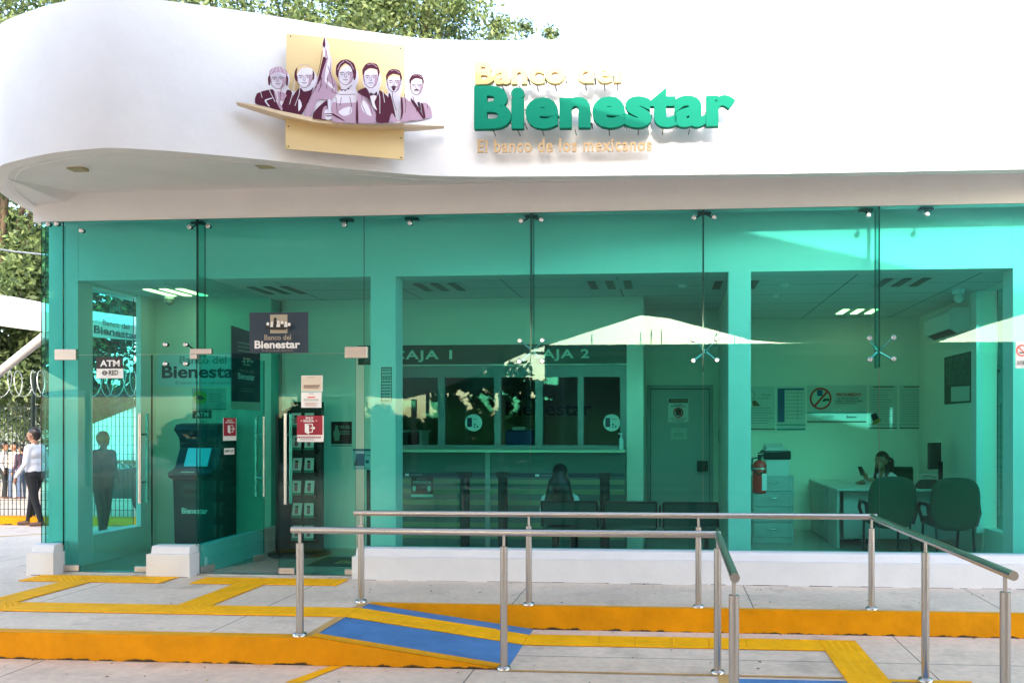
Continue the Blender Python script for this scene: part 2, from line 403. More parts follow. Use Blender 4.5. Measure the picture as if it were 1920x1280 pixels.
mk.quad((.472, 4.6, zl), (2.05, 4.6, zl), (2.05, 5.50, zl), (.472, 5.50, zl), BLUE)
mk.quad((2.0, 4.6, zl + .002), (2.1, 4.6, zl + .002), (2.1, 5.553, zl + .002), (2.0, 5.553, zl + .002), TACT)
mk.quad((1.36, 5.50, zl + .003), (2.0, 5.50, zl + .003), (2.0, 5.553, zl + .003), (1.36, 5.553, zl + .003), TACT)
a = G(0, 1022); b = G(78, 1000)
mk.quad((a.x - 3, a.y - .9, .0045), (a.x - 3, a.y - .78, .0045), (b.x + .4, b.y + .22, .0045), (b.x + .4, b.y + .1, .0045), PALEY)
mk.build('painted_lines', kind='structure')
# tactile paving: every tile a thin slab with four raised bars
tp = MB()
def tile(x, y, z, alongx=True, zs_=0.0, warn=False, s=.3):
    """z at x, zs_ = slope in x"""
    def q(px, py, h): return (px, py, z + (px - x) * zs_ + h)
    e = .0012
    tp.hexa([q(x + e, y + e, .001), q(x + s - e, y + e, .001), q(x + s - e, y + s - e, .001), q(x + e, y + s - e, .001)],
            [q(x + e, y + e, .008), q(x + s - e, y + e, .008), q(x + s - e, y + s - e, .008), q(x + e, y + s - e, .008)], TACT)
    if warn:
        for i in range(5):
            for j in range(5):
                cx = x + .03 + .06 * i; cy = y + .03 + .06 * j; r = .014
                tp.hexa([q(cx - r, cy - r, .008), q(cx + r, cy - r, .008), q(cx + r, cy + r, .008), q(cx - r, cy + r, .008)],
                        [q(cx - .6 * r, cy - .6 * r, .0125), q(cx + .6 * r, cy - .6 * r, .0125), q(cx + .6 * r, cy + .6 * r, .0125), q(cx - .6 * r, cy + .6 * r, .0125)], TACT)
        return
    for i in range(4):
        c = .0375 + .075 * i; r = .014; l = .008
        if alongx: b4 = [(x + l, y + c - r), (x + s - l, y + c - r), (x + s - l, y + c + r), (x + l, y + c + r)]; t4 = [(x + l + .006, y + c - r * .6), (x + s - l - .006, y + c - r * .6), (x + s - l - .006, y + c + r * .6), (x + l + .006, y + c + r * .6)]
        else: b4 = [(x + c - r, y + l), (x + c + r, y + l), (x + c + r, y + s - l), (x + c - r, y + s - l)]; t4 = [(x + c - r * .6, y + l + .006), (x + c + r * .6, y + l + .006), (x + c + r * .6, y + s - l - .006), (x + c - r * .6, y + s - l - .006)]
        tp.hexa([q(*p, .008) for p in b4], [q(*p, .0105) for p in t4], TACT)
TY = 6.22
x = KX - .3
while x > -9: tile(round(x, 3), TY, .004, True, warn=abs(x + 4.13) < .16 or abs(x + 5.93) < .16); x -= .3
sl = -.198 / (RX1 - KX); x = KX
for i in range(5):
    tile(x, TY, .004 + (x - KX) * sl if i else .004, True, zs_=sl, s=.3 if i < 4 else RX1 - x + .003); x += .3
x = RX1 + .003
while x < .95: tile(x, TY, zl - .001, True); x += .3
XT = x
tile(XT, TY, zl - .001, warn=True)
for j in range(1, 6): tile(XT, TY - .3 * j, zl - .001, False)
for cxx, ex in ((-4.13, ((-4.73, -3.53))), (-5.93, ((-6.53, -5.33)))):
    for j in range(3): tile(cxx - .15 + .02, TY + .3 * (j + 1), .004, False)
    xx = ex[0]
    while xx < ex[1] + .2: tile(xx, TY + 1.2, .004, warn=True); xx += .3
tp.build('tactile_paving', kind='structure')

lf_ = MB(); rl = random.Random(11); LB = mat('dry_leaf', (.16, .07, .03), .8); LY = mat('yellow_leaf', (.5, .33, .05), .8)
for i in range(150):
    lower = rl.random() < .6
    x = rl.uniform(-5, 4); y = rl.uniform(4.6, 5.5) if lower else rl.uniform(6.8, 7.7)
    if not lower and x < -2.6: y = rl.uniform(5.7, 7.6)
    if lower and rl.random() < .5: y = 5.585 - abs(rl.gauss(0, .03)) if x < -2.6 else rl.uniform(5.65, 6.68) if x > -1.1 else 5.5
    if lower and rl.random() < .3 and x > -1.1: y = 6.70 - abs(rl.gauss(0, .02))
    z = (-.198 if lower else .002); a = rl.uniform(0, 6.28); l = rl.uniform(.006, .02); c_, s_ = math.cos(a) * l, math.sin(a) * l
    lf_.add([(x - c_, y - s_, z + .001), (x - s_ * .4, y + c_ * .4, z + .006), (x + c_, y + s_, z + .002), (x + s_ * .4, y - c_ * .4, z + .001)], [(0, 1, 2, 3)], LB if rl.random() < .75 else LY)
lf_.build('fallen_leaves', kind='stuff')

# ------------------------------------------------------------------ BUILDING
GY = 7.90; BY = 8.20; ZT = 3.75; ZS = 4.06; ZR = 5.42; ZC = 3.175
B = thing('bank_building', 'white single storey bank with curved fascia and green glass front', 'building', (-1.5, GY, 0))
fp = [(-7.6, 10.6), (-7.62, 9.8), (-7.5, 9.0), (-7.3, 8.3), (-7.05, 7.75), (-6.72, 7.35), (-6.389, 7.053), (-6.077, 6.905), (-5.6, 6.74), (-5.183, 6.665), (-4.95, 6.655), (-4.581, 6.74), (-4.023, 6.94),
      (-3.585, 7.13), (-3.144, 7.33), (-2.897, 7.43), (-2.416, 7.60), (-1.862, 7.68), (-1.0, 7.725), (.159, 7.765), (1.2, 7.795), (3.46, 7.82), (6.5, 7.83)]
def crom(pts, k=6):
    out = []
    for i in range(len(pts) - 1):
        p0 = pts[max(i - 1, 0)]; p1 = pts[i]; p2 = pts[i + 1]; p3 = pts[min(i + 2, len(pts) - 1)]
        for j in range(k):
            t = j / k
            out.append(tuple(.5 * ((2 * p1[a]) + (-p0[a] + p2[a]) * t + (2 * p0[a] - 5 * p1[a] + 4 * p2[a] - p3[a]) * t * t + (-p0[a] + 3 * p1[a] - 3 * p2[a] + p3[a]) * t ** 3) for a in (0, 1)))
    out.append(pts[-1]); return out
KF = .9435; fp = [(x * KF, y * KF) for x, y in fp]; ZF = 1.58 + (ZS - 1.58) * KF; ZR = 1.58 + (ZR - 1.58) * KF
fc = crom(fp)
def inset(c, d):
    out = []
    for i in range(len(c)):
        a = Vector(c[max(i - 1, 0)]); b = Vector(c[min(i + 1, len(c) - 1)]); t = (b - a).normalized(); n = Vector((-t.y, t.x))
        out.append(tuple(Vector(c[i]) + n * d))
    return out
fi = inset(fc, .16)
m_ = MB(); n = len(fc)
NZ = 14
front = [(x, y, ZF + (ZR - ZF) * k / NZ) for k in range(NZ + 1) for x, y in fc]
m_.add(front, [(k * n + i, k * n + i + 1, (k + 1) * n + i + 1, (k + 1) * n + i) for k in range(NZ) for i in range(n - 1)], WALL, True)
m_.add([(x, y, ZR) for x, y in fc] + [(x, y, ZR) for x, y in fi], [(i, i + 1, n + i + 1, n + i) for i in range(n - 1)], WALL)
m_.add([(x, y, ZR) for x, y in fi] + [(x, y, ZF + .002) for x, y in fi], [(i, i + 1, n + i + 1, n + i) for i in range(n - 1)], WALL, True)
m_.build('fascia', B)
m_ = MB()   # soffit: flat lip under the fascia, then a gently rising soffit back to the band
fl = inset(fc, .10)
m_.add([(x, y, ZF) for x, y in fc] + [(x, y, ZF) for x, y in fl], [(i, i + 1, n + i + 1, n + i)[::-1] for i in range(n - 1)], SOFF)
bk = [(min(x, -6.79), 10.2, ZS) if x < -6.3 else (x, GY + .02, ZS) for x, y in fl]
bk = [(x, max(yy, y + .01), z) for (x, yy, z), (_, y) in zip(bk, fl)]
m_.add([(x, y, ZF + .001) for x, y in fl] + bk, [(i, i + 1, n + i + 1, n + i)[::-1] for i in range(n - 1)], SOFF)
m_.build('soffit', B)
m_ = MB(); m_.box(-6.78, 6.4, 7.93, 13.9, ZS + .05, ZS + .25, WALL); m_.build('roof', B)
bd = MB(); bd.box(-6.78, 6.4, GY, GY + .12, ZT, ZS - .002, SOFF); bd.box(-6.78, -6.62, GY + .121, 13.8, 3.9, ZS - .004, SOFF)
bd.build('lower_band', B)
bd = MB(); bd.box(-7.58, -6.8, 9.6, 9.8, 3.72, ZS - .003, WALL); bd.build('end_beam', B)
for cx_, cy_ in ((146, 318), (497, 312)):   # square recessed lights in the soffit
    zq = ZF + .02; q = G(cx_, cy_, zq); MB().box(q.x - .07, q.x + .07, q.y - .05, q.y + .05, zq - .008, zq + .03, mat('aged_lens', (.35, .30, .17), .5)).build('soffit_light', B)
# columns and beam
for x0, x1, y0, y1 in ((-6.85, -6.51, BY, BY + .22), (-3.186, -2.91, BY, BY + .22), (.645, .876, BY, BY + .20), (3.52, 3.76, BY, BY + .24)):
    MB().box(x0, x1, y0 - .003, y1, 0, 4.04, COLM).build('column', B)
MB().box(-6.51 + .001, 3.52 - .001, BY, BY + .22, ZC, 4.03, COLM).build('beam', B)
MB().box(-6.9, 6.3, BY + .221, 13.8, ZC, ZC + .06, CEIL).build('ceiling', B)
MB().box(-6.84, 6.3, GY - .04, 13.8, -.2, .006, FLOORI).build('interior_floor', B)
# interior walls
def wall(x0, x1, y0, y1, z0, z1, m=INW, name='interior_wall'): return MB().box(x0, x1, y0, y1, z0, z1, m).build(name, B)
wall(-6.5, -5.12, 9.5, 10.0, 0, ZC)                      # behind the cash machine
wall(-6.62, -6.5, 9.3, 13.8, 0, ZC + .3)                  # left flank behind side window
wall(-5.12, -4.9, 9.752, 13.0, 0, ZC); wall(-5.12, -4.98, 9.5, 9.751, 0, ZC)                      # end of vestibule
wall(-6.68, -6.5, BY + .22, 9.3, 0, .33)                   # sill of left side window
wall(-6.66, -6.5, BY + .22, 9.3, ZC - .02, ZC + .5)
TWY = 9.70                                                 # teller wall
def TP(px, py): return P(px, py, TWY)
tx0 = -3.45; tx1 = TP(1175, 800).x; tz0 = 1.22; tz1 = 2.33
wall(-4.9, tx0, TWY, TWY + .12, 0, ZC); wall(tx0, tx1, TWY + .001, TWY + .119, tz1, ZC); wall(tx1, -.29, TWY, TWY + .12, 0, ZC)
wall(-.41, -.29, TWY + .121, 10.9, 0, ZC)
wall(-.29, .9, 10.9, 11.0, 0, ZC); wall(.72, .885, BY + .21, 11.9, 0, ZC)
wall(.886, 3.74, 11.86, 12.0, 0, ZC)                        # office rear
wall(3.74, 3.9, 9.52, 13.0, 0, ZC); wall(3.76, 3.9, BY + .24, 9.519, 0, .36); wall(3.75, 3.9, BY + .24, 9.519, ZC - .01, ZC + .5)
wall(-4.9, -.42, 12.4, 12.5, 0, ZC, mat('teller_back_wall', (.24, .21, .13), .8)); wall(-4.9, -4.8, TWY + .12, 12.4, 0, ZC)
wall(-6.5, 6.3, 13.8, 13.9, 0, 4.5, WALL, 'rear_wall'); wall(6.3, 6.4, 8.3, 13.8, 0, 4.5, WALL, 'rear_wall')
# wall frame of the right side window
MB().box(3.66, 3.739, 9.5, 9.66, .30, ZC - .01, WHITE).build('window_jamb', B)
MB().box(-6.52, -6.46, 9.16, 9.30, .33, ZC, WHITE).build('window_jamb', B)
# base plinths outside
def plinth(x0, x1, name='plinth', bull=True):
    m = MB(); m.box(x0, x1, GY - .16, GY + .06, -.01, .235, PLIN); rk = random.Random(int(x0 * 10)); xx = x0 + .01
    while xx < x1 - .05:
        l = rk.uniform(.03, .22); h_ = rk.uniform(.002, .007)
        if rk.random() < .8: m.box(xx, min(xx + l, x1 - .01), GY - .1625, GY - .1605, .0005, h_, mat('base_grime', (.06, .045, .035), .9))
        xx += l
    k = 8; prof = [(GY - .125, .236), (GY - .123, .246), (GY - .112, .296), (GY - .104, .308), (GY - .09, .314), (GY - .02, .316), (GY + .05, .316), (GY + .05, .236)]
    xa, xb = x0 + .028, x1 - .028
    m.add([(xa, y, z) for y, z in prof] + [(xb, y, z) for y, z in prof], [tuple(range(len(prof))), tuple(range(len(prof), 2 * len(prof)))[::-1]] + [(i, len(prof) + i, len(prof) + (i + 1) % len(prof), (i + 1) % len(prof)) for i in range(len(prof))], PLIN)
    o = m.build(name, B); bevel(o, .008, 2); return o
plinth(-6.72, -6.42); plinth(-5.40, -4.93); plinth(-3.205, 6.3)
m = MB(); m.box(-6.72, -6.62, GY + .07, 9.3, -.01, .3, PLIN); m.build('plinth', B)
m = MB(); m.box(-5.04, -4.90, GY + .07, 9.74, .004, .17, PLIN); m.box(-5.03, -4.92, GY + .072, 9.74, .171, .30, PLIN); m.build('plinth', B)
MB().box(-6.42, -5.40, GY - .03, GY + .1, .0, .012, mat('threshold_steel', (.55, .55, .55), .35, metal=.8)).build('threshold', B)
MB().box(-4.93, -3.205, GY - .03, GY + .1, .0, .012, MATS['threshold_steel']).build('threshold', B)

def pane(x0, x1, z0, z1, Y=GY, th=.012, name='glass_pane', parent=None):
    m = MB(); y0, y1 = Y - th / 2, Y + th / 2
    vs = [(x, y, z) for x in (x0, x1) for y in (y0, y1) for z in (z0, z1)]
    m.add(vs, [(0, 4, 5, 1), (2, 3, 7, 6)], GLS); m.add(vs, [(0, 1, 3, 2), (4, 6, 7, 5), (0, 2, 6, 4), (1, 5, 7, 3)], GEDGE)
    return m.build(name, parent or B)
def pane_x(y0, y1, z0, z1, X, th=.012, name='glass_pane', parent=None, g=None):
    m = MB(); x0, x1 = X - th / 2, X + th / 2
    vs = [(x, y, z) for x in (x0, x1) for y in (y0, y1) for z in (z0, z1)]
    m.add(vs, [(0, 1, 3, 2), (4, 6, 7, 5)], g or GLS); m.add(vs, [(0, 4, 5, 1), (2, 3, 7, 6), (0, 2, 6, 4), (1, 5, 7, 3)], GEDGE)
    return m.build(name, parent or B)
gx = [-6.684, -6.437, -4.95, -3.14, -1.39, .365, 2.105, 3.86, 5.6]; e = .003
ZB = .30; ZH = 2.328
pane(gx[0], gx[1] - e, ZB, ZT)
pane(gx[1] + e, gx[2] - e, ZH, ZT); pane(gx[2] + e, gx[3] - e, ZH, ZT)
pane(-5.446 + e, -4.95 - e, ZB, ZH - .006)
pane(gx[3] + e, gx[4] - e, ZB, ZT); pane(gx[4] + e, gx[5] - e, ZB, ZT); pane(gx[5] + e, gx[6] - e, ZB, ZT); pane(gx[6] + e, gx[7] - e, ZB, ZT); pane(gx[7] + e, gx[8] - e, ZB, ZT)
pane_x(GY + .02, 9.3, .30, ZC + .6, -6.655); pane_x(GY + .02, 9.5, .30, ZC + .55, 3.90)
pane_x(GY + .03, 9.74, .30, ZC - .01, -4.97)                # glass partition of the vestibule
# glass stiffening fins behind the joints
for xf, y1 in ((gx[4], 2.35), (gx[5], 2.25), (gx[6], 2.28)): pane_x(GY + .012, GY + .16, y1 - .13, ZT, xf + .004, .016, 'glass_fin')
pane_x(GY + .012, GY + .14, 2.3, ZT, gx[2] + .004, .014, 'glass_fin')
# doors
def door(x0, x1, label=None):
    o = pane(x0, x1, .02, ZH - .008, name='glass_door')
    if label: o['label'] = label
    return o
def handle(x, z0, z1, parent, Y=GY, back=True):
    m = MB()
    for sgn in ((-1, 1) if back else (-1,)):
        y = Y + sgn * .06; m.tube([(x, y, z0), (x, y, z1)], .016, STEEL, 14)
    for z in (z0 + .22, z1 - .22): m.tube([(x, Y - .06, z), (x, Y + .06, z)], .009, STEEL, 8)
    return m.build('handle', parent)
def patch(x0, x1, z0, z1, parent, Y=GY):
    o = MB().box(x0, x1, Y - .022, Y + .022, z0, z1, STEELD).build('hinge_patch', parent); bevel(o, .004, 1); return o
D1 = door(gx[1] + .006, -5.452, 'closed glass door with cash machine sticker')
handle(P(262, 800, GY - .06).x, P(262, 943, GY - .06).z, P(262, 775, GY - .06).z, D1)
patch(-6.43, -6.25, .02, .085, D1); patch(-5.63, -5.46, .02, .08, D1)
D3 = door(-4.055, -3.23, 'right glass door leaf standing shut')
handle(P(535, 800, GY - .06).x, P(535, 945, GY - .06).z, P(535, 775, GY - .06).z, D3)
patch(-4.05, -3.88, .02, .085, D3); patch(-3.34, -3.233, .02, .08, D3)
# open leaf, swung inwards
D2 = pane(0, .86, .02, ZH - .008, 0, name='glass_door', parent=None)
handle(.80, P(457, 935, 8.4).z, P(457, 780, 8.4).z, D2, 0); patch(.70, .859, .02, .085, D2, 0); patch(.003, .17, .02, .085, D2, 0)
for ch in D2.children: ch.matrix_parent_inverse = Matrix()
D2.matrix_parent_inverse = Matrix.Translation(-B.location); D2['label'] = 'left glass door leaf swung open inwards'
D2.location = (-4.925, GY + .012, 0); D2.rotation_euler = (0, 0, math.radians(72))
def toppatch(x0, x1, z0, z1):
    o = MB().box(x0, x1, GY - .024, GY + .024, z0, z1, STEELD).build('clamp', B); bevel(o, .004, 1)
q0 = P(105, 655, GY); q1 = P(145, 675, GY); toppatch(q0.x, q1.x, q1.z, q0.z)
q0 = P(358, 654, GY); q1 = P(398, 664, GY); toppatch(q0.x, q1.x, q1.z, q0.z)
q0 = P(358, 664.2, GY); q1 = P(371, 673, GY); toppatch(q0.x, q1.x, q1.z, q0.z)
q0 = P(648, 650, GY); q1 = P(690, 671, GY); toppatch(q0.x, q1.x, q1.z, q0.z)
# spider fittings
def bolt(m, x, z, Y=GY):
    m.tube([(x, Y - .007, z), (x, Y - .018, z), (x, Y - .028, z)], [.028, .028, .016], CHROME, 16)
    m.tube([(x, Y + .007, z), (x, Y + .03, z)], [.024, .02], DARKM, 12)
def spider(hub, arms, name='spider_fitting', Y=GY, root=None):
    m = MB()
    for x, z in arms:
        bolt(m, x, z, Y); m.tube([(x, Y + .03, z), (hub[0], Y + .09, hub[1])], [.008, .012], CHROME if hub[1] < 3 else DARKM, 8)
    if root: m.tube([(hub[0], Y + .09, hub[1]), root], .01, DARKM, 8)
    m.ball((hub[0], Y + .09, hub[1]), .02, DARKM, 10, 6)
    return m.build(name, B)
def topfit(pxs, hubpx, py):
    xs_ = [(P(a, b, GY).x, P(a, b, GY).z) for a, b in pxs]; hx = P(hubpx, py, GY + .09).x
    m = MB(); zt = ZT - .012
    for x, z in xs_:
        bolt(m, x, z); m.tube([(x, GY + .03, z), (hx + (x - hx) * .25, GY + .08, zt - .02)], .008, DARKM, 8)
    m.box(hx - .07, hx + .07, GY + .05, GY + .11, zt - .02, zt - .001, DARKM); m.build('spider_fitting', B)
topfit([(356, 426), (391, 424)], 373, 413); topfit([(646, 422)], 651, 408); topfit([(769, 419)], 773, 405)
topfit([(977, 415), (1015, 413)], 997, 400); topfit([(1301, 409), (1339, 408)], 1320, 396)
topfit([(1628, 404)], 1623, 391); topfit([(1738, 402)], 1735, 390)
for a, b in ((91, 421), (107, 420), (154, 433)): q = P(a, b, GY); m = MB(); bolt(m, q.x, q.z); m.build('glass_bolt', B)
for hx, pts in ((995, ((975, 639), (1017, 638), (974, 678), (1017, 677))), (1322, ((1300, 636), (1344, 635), (1300, 676), (1344, 675))), (1648, ((1630, 634), (1675, 633), (1631, 674), (1675, 673)))):
    q = P(hx + 2, 657, GY); spider((q.x, q.z), [(P(a, b, GY).x, P(a, b, GY).z) for a, b in pts])
for a, b in ((311, 646), (311, 682), (349, 682)): q = P(a, b, GY); m = MB(); bolt(m, q.x, q.z); m.build('glass_bolt', B)
m = MB(); q = P(349, 646, GY); bolt(m, q.x, q.z); q = P(368, 662, GY); m.tube([(P(349, 646, GY).x, GY + .03, P(349, 646, GY).z), (q.x, GY + .06, q.z)], .008, DARKM, 8); m.build('spider_fitting', B)
# ceiling lights (things)
def fixture(cx_, cy_, lit, label, wd=.60, dp=.55, px=None):
    q = G(cx_, cy_, ZC)
    t = thing('ceiling_light', label, 'ceiling light', (q.x, q.y, ZC), 'recessed ceiling lights')
    MB().box(q.x - wd / 2, q.x + wd / 2, q.y - dp / 2, q.y + dp / 2, ZC - .006, ZC - .002, mat('fixture_tray', (.66, .66, .64), .6)).build('tray', t)
    for k in (-1, 0, 1):
        MB().box(q.x + k * .2 - .045, q.x + k * .2 + .045, q.y - dp / 2 + .03, q.y + dp / 2 - .03, ZC - .014, ZC - .0065, TUBE if lit else mat('unlit_louvre', (.05, .055, .055), .35, metal=.4)).build('tube', t)
fixture(330, 547, True, 'lit ceiling light in the cash machine vestibule'); fixture(520, 543, False, 'unlit ceiling light above the entrance doors')
fixture(825, 537, False, 'unlit ceiling light beside the thick left pillar'); fixture(1145, 533, False, 'unlit ceiling light in the middle of the hall')
fixture(1378, 533, False, 'unlit ceiling light partly behind the right pillar'); fixture(1690, 528, False, 'unlit ceiling light near the office front glass')
fixture(1607, 583, True, 'lit ceiling light deep in the office', .62, .5)

# ------------------------------------------------------------------ FASCIA SIGNS
# name lettering, standing off the fascia
lf = Frame((-1.9 * KF, 7.60 * KF), (.67 * KF, 7.70 * KF))
T = thing('name_sign', 'raised gold and green bank name lettering on the white fascia', 'sign', (-.6, 7.6, 4.7))
pins = []
def letters(txt, x0, y0, x1, y1, m, bold, track, depth, off, name, mside=None):
    # individual letters, laid out with the font's own spacing
    vs, fs = text_geo(txt, bold, track, .5)
    lx = min(v.x for v in vs); hx = max(v.x for v in vs); ly = min(v.y for v in vs); hy = max(v.y for v in vs)
    a = lf.uv(x0, y0); b = lf.uv(x1, y1)
    par = list(range(len(vs)))
    def find(i):
        while par[i] != i: par[i] = par[par[i]]; i = par[i]
        return i
    for f in fs:
        for k in f[1:]:
            par[find(k)] = find(f[0])
    isl = {}
    for i in range(len(vs)): isl.setdefault(find(i), []).append(i)
    groups = []      # merge islands overlapping in x (dot of i)
    for r, ids in sorted(isl.items(), key=lambda kv: min(vs[i].x for i in kv[1])):
        x_0 = min(vs[i].x for i in ids); x_1 = max(vs[i].x for i in ids)
        if groups and x_0 < groups[-1][1] - .3 * (x_1 - x_0): groups[-1][0].update(ids); groups[-1][1] = max(groups[-1][1], x_1)
        else: groups.append([set(ids), x_1])
    for ids, _ in groups:
        idx = {i: k for k, i in enumerate(sorted(ids))}
        out = [lf.at(a[0] + (vs[i].x - lx) / (hx - lx) * (b[0] - a[0]), b[1] + (vs[i].y - ly) / (hy - ly) * (a[1] - b[1]), off + (vs[i].z + .5) * depth) for i in sorted(ids)]
        mb = MB(); mb.add(out, [tuple(idx[i] for i in f) for f in fs if f[0] in ids], m)
        if depth > .03:
            us = [(o - lf.o).dot(lf.d) for o in out]; zs_ = [o.z for o in out]
            for uu, zz in ((min(us) - .004, min(zs_) + .06), (max(us) + .004, min(zs_) + .05), ((min(us) + max(us)) / 2, min(zs_) - .006), (max(us) + .004, (min(zs_) + max(zs_)) / 2)):
                p = lf.at(uu, zz, off + depth * .5); mb.tube([p, p - lf.n * (off + depth * .5 + .04)], .005, DARKM, 6)
        mb.build(name, T)
letters('Banco del', 895, 127, 1164, 166, GOLDL, .03, 1.06, .05, .07, 'letter')
letters('Bienestar', 894, 172, 1376, 247, GREENL, .036, 1.03, .055, .07, 'letter')
letters('El banco de los mexicanos', 896, 264, 1222, 285, mat('gold_small_letter', (.46, .33, .19), .7, spec=.1), .008, 1.1, .02, .01, 'letter')
# emblem
E0 = P(478, 200, 6.84 * KF); E1 = P(810, 200, 7.30 * KF)
T = thing('emblem', 'gold panel emblem with maroon cutout of six busts and flag', 'sign', (-3.3, 7.2, 4.8))
p0 = P(536, 180, 6.99 * KF); p1 = P(757, 180, 7.38 * KF); gf = Frame((p0.x, p0.y), (p1.x, p1.y))
s = Sign(gf); s.poly([(537, 63), (535, 279), (757, 300), (759, 86)], GOLD, th=.012)
for a, b in ((545, 69), (751, 92), (541, 275), (752, 296), (541, 238), (752, 260)): s.disc(a, b, 1.4, DARKM)
s.build('gold_panel', T)
# boat shaped shelf
top = [(443, 193), (480, 203), (530, 217), (590, 230), (650, 237), (710, 240), (770, 240), (833, 237)]
bf0 = P(443, 200, 6.86 * KF); bf1 = P(833, 200, 7.52 * KF); bf = Frame((bf0.x, bf0.y), (bf1.x, bf1.y))
m = MB(); N = 24
def interp(t):
    x = t * (len(top) - 1); i = min(int(x), len(top) - 2); f = x - i; return tuple(top[i][k] * (1 - f) + top[i + 1][k] * f for k in (0, 1))
A = []; 
for i in range(N + 1):
    t = i / N; u, v = bf.uv(*interp(t)); bow = math.sin(math.pi * t)
    thk = .004 + .035 * bow; out = .02 + .10 * bow ** .7
    A += [bf.at(u, v + .004, -.06 + .0 * bow), bf.at(u, v, out), bf.at(u, v - thk, out), bf.at(u, v - thk * .6, -.06)]
m.add(A, [(i * 4 + k, (i + 1) * 4 + k, (i + 1) * 4 + (k + 1) % 4, i * 4 + (k + 1) % 4) for i in range(N) for k in range(4)] + [(0, 1, 2, 3), (N * 4 + 3, N * 4 + 2, N * 4 + 1, N * 4)], mat('gold_shelf', (.66, .52, .34), .45))
m.build('shelf', T)
ef = Frame((E0.x, E0.y), (E1.x, E1.y))
MR = mat('maroon_ink', (.075, .010, .030), .6, spec=.2); PK = mat('pink_ink', (.43, .29, .38), .6, spec=.2); PW = mat('pale_ink', (.70, .66, .73), .6, spec=.2); DK = mat('deep_ink', (.045, .004, .02), .5)
def z2(pts): return [(420 + a / 4, 40 + b / 4) for a, b in pts]
def band(a, b): return a
s = Sign(ef, gap=.0012)
out_ = z2([(232, 620), (245, 540), (345, 510), (365, 490), (345, 455), (350, 390), (385, 365), (440, 365), (485, 395), (492, 450), (480, 495), (520, 530), (575, 495), (552, 450), (550, 395), (585, 352), (650, 352), (688, 395), (695, 430), (722, 370), (745, 270), (742, 200), (735, 180), (755, 118), (790, 185), (785, 215), (808, 290), (805, 400), (845, 470), (850, 530), (880, 505), (860, 450), (862, 385), (895, 340), (950, 335), (1000, 375), (1008, 440), (985, 500), (1010, 535), (1060, 510), (1040, 460), (1045, 400), (1075, 365), (1130, 362), (1175, 400), (1178, 460), (1160, 525), (1210, 550), (1235, 530), (1215, 490), (1222, 440), (1260, 413), (1310, 415), (1340, 455), (1335, 520), (1320, 570), (1385, 600), (1400, 580), (1385, 530), (1393, 490), (1430, 460), (1480, 462), (1503, 500), (1500, 560), (1480, 610), (1545, 645), (1562, 690), (1560, 730), (1400, 760), (1150, 772), (920, 768), (720, 742), (500, 695), (330, 645)])
def tri_poly(pts, m, th, w):
    q = [ef.at(*ef.uv(*p), w) for p in pts]; s.mb.prism([p - ef.n * th for p in q], ef.n * th, m)
def closed_spline(pts, k=4):
    out = []; n_ = len(pts)
    for i in range(n_):
        p0, p1, p2, p3 = pts[i - 1], pts[i], pts[(i + 1) % n_], pts[(i + 2) % n_]
        for j in range(k):
            t = j / k; out.append(tuple(.5 * (2 * p1[a] + (p2[a] - p0[a]) * t * .7 + (2 * p0[a] - 5 * p1[a] + 4 * p2[a] - p3[a]) * .7 * t * t + (-p0[a] + 3 * p1[a] - 3 * p2[a] + p3[a]) * .7 * t ** 3) if False else
                p1[a] + (p2[a] - p1[a]) * t + .35 * ((p2[a] - p0[a]) * (t - 2 * t * t + t ** 3) + (p3[a] - p1[a]) * (t ** 3 - t * t) - (p2[a] - p1[a]) * (t - 3 * t * t + 2 * t ** 3)) for a in (0, 1)))
    return out
def ink(pts, m): s.poly(z2(closed_spline(pts)), m)
def stroke(pts, wd, m):
    w_ = s.lay(); pts = [Vector(p) for p in pts]
    for a, b in zip(pts, pts[1:]):
        d_ = (b - a).normalized() * wd / 2; nn = Vector((-d_.y, d_.x)); a2 = a - d_ * .5; b2 = b + d_ * .5
        s.poly(z2([tuple(a2 + nn), tuple(a2 - nn), tuple(b2 - nn), tuple(b2 + nn)]), m, w=w_)
tri_poly(closed_spline(out_, 3), PW, .010, .0)
# bodies
ink([(234, 618), (247, 543), (345, 512), (372, 520), (400, 600), (425, 672), (330, 644)], MR)
ink([(425, 672), (452, 590), (470, 520), (500, 520), (515, 560), (500, 640), (505, 694)], MR)
ink([(372, 515), (395, 560), (440, 655), (430, 672), (395, 610)], PK)
ink([(398, 530), (455, 540), (470, 560), (440, 600), (410, 580)], PK)
ink([(305, 595), (365, 575), (362, 582), (318, 600), (345, 640), (335, 640)], PW)
ink([(505, 694), (500, 640), (520, 560), (570, 500), (600, 530), (650, 520), (672, 495), (640, 590), (580, 706)], MR)
ink([(560, 590), (575, 600), (585, 640), (560, 680)], PW)
ink([(600, 706), (640, 590), (690, 480), (700, 430), (725, 370), (745, 275), (800, 290), (806, 400), (848, 475), (845, 540), (800, 600), (760, 590), (700, 600), (665, 690), (640, 718)], PK)
ink([(745, 275), (770, 285), (735, 400), (720, 520), (735, 430), (700, 480)], MR)
ink([(780, 290), (800, 300), (790, 380), (770, 440), (810, 480), (835, 520), (800, 500), (755, 450)], PW)
ink([(740, 180), (756, 125), (762, 180), (756, 205)], MR); ink([(748, 215), (780, 215), (800, 285), (750, 272)], PW); ink([(758, 218), (768, 218), (782, 285), (770, 280)], PK)
ink([(668, 735), (675, 690), (720, 640), (775, 600), (778, 680), (770, 745), (720, 741)], MR)
ink([(735, 735), (745, 660), (772, 640), (775, 700), (765, 740)], PK)
ink([(783, 600), (800, 596), (803, 670), (785, 672)], PW)
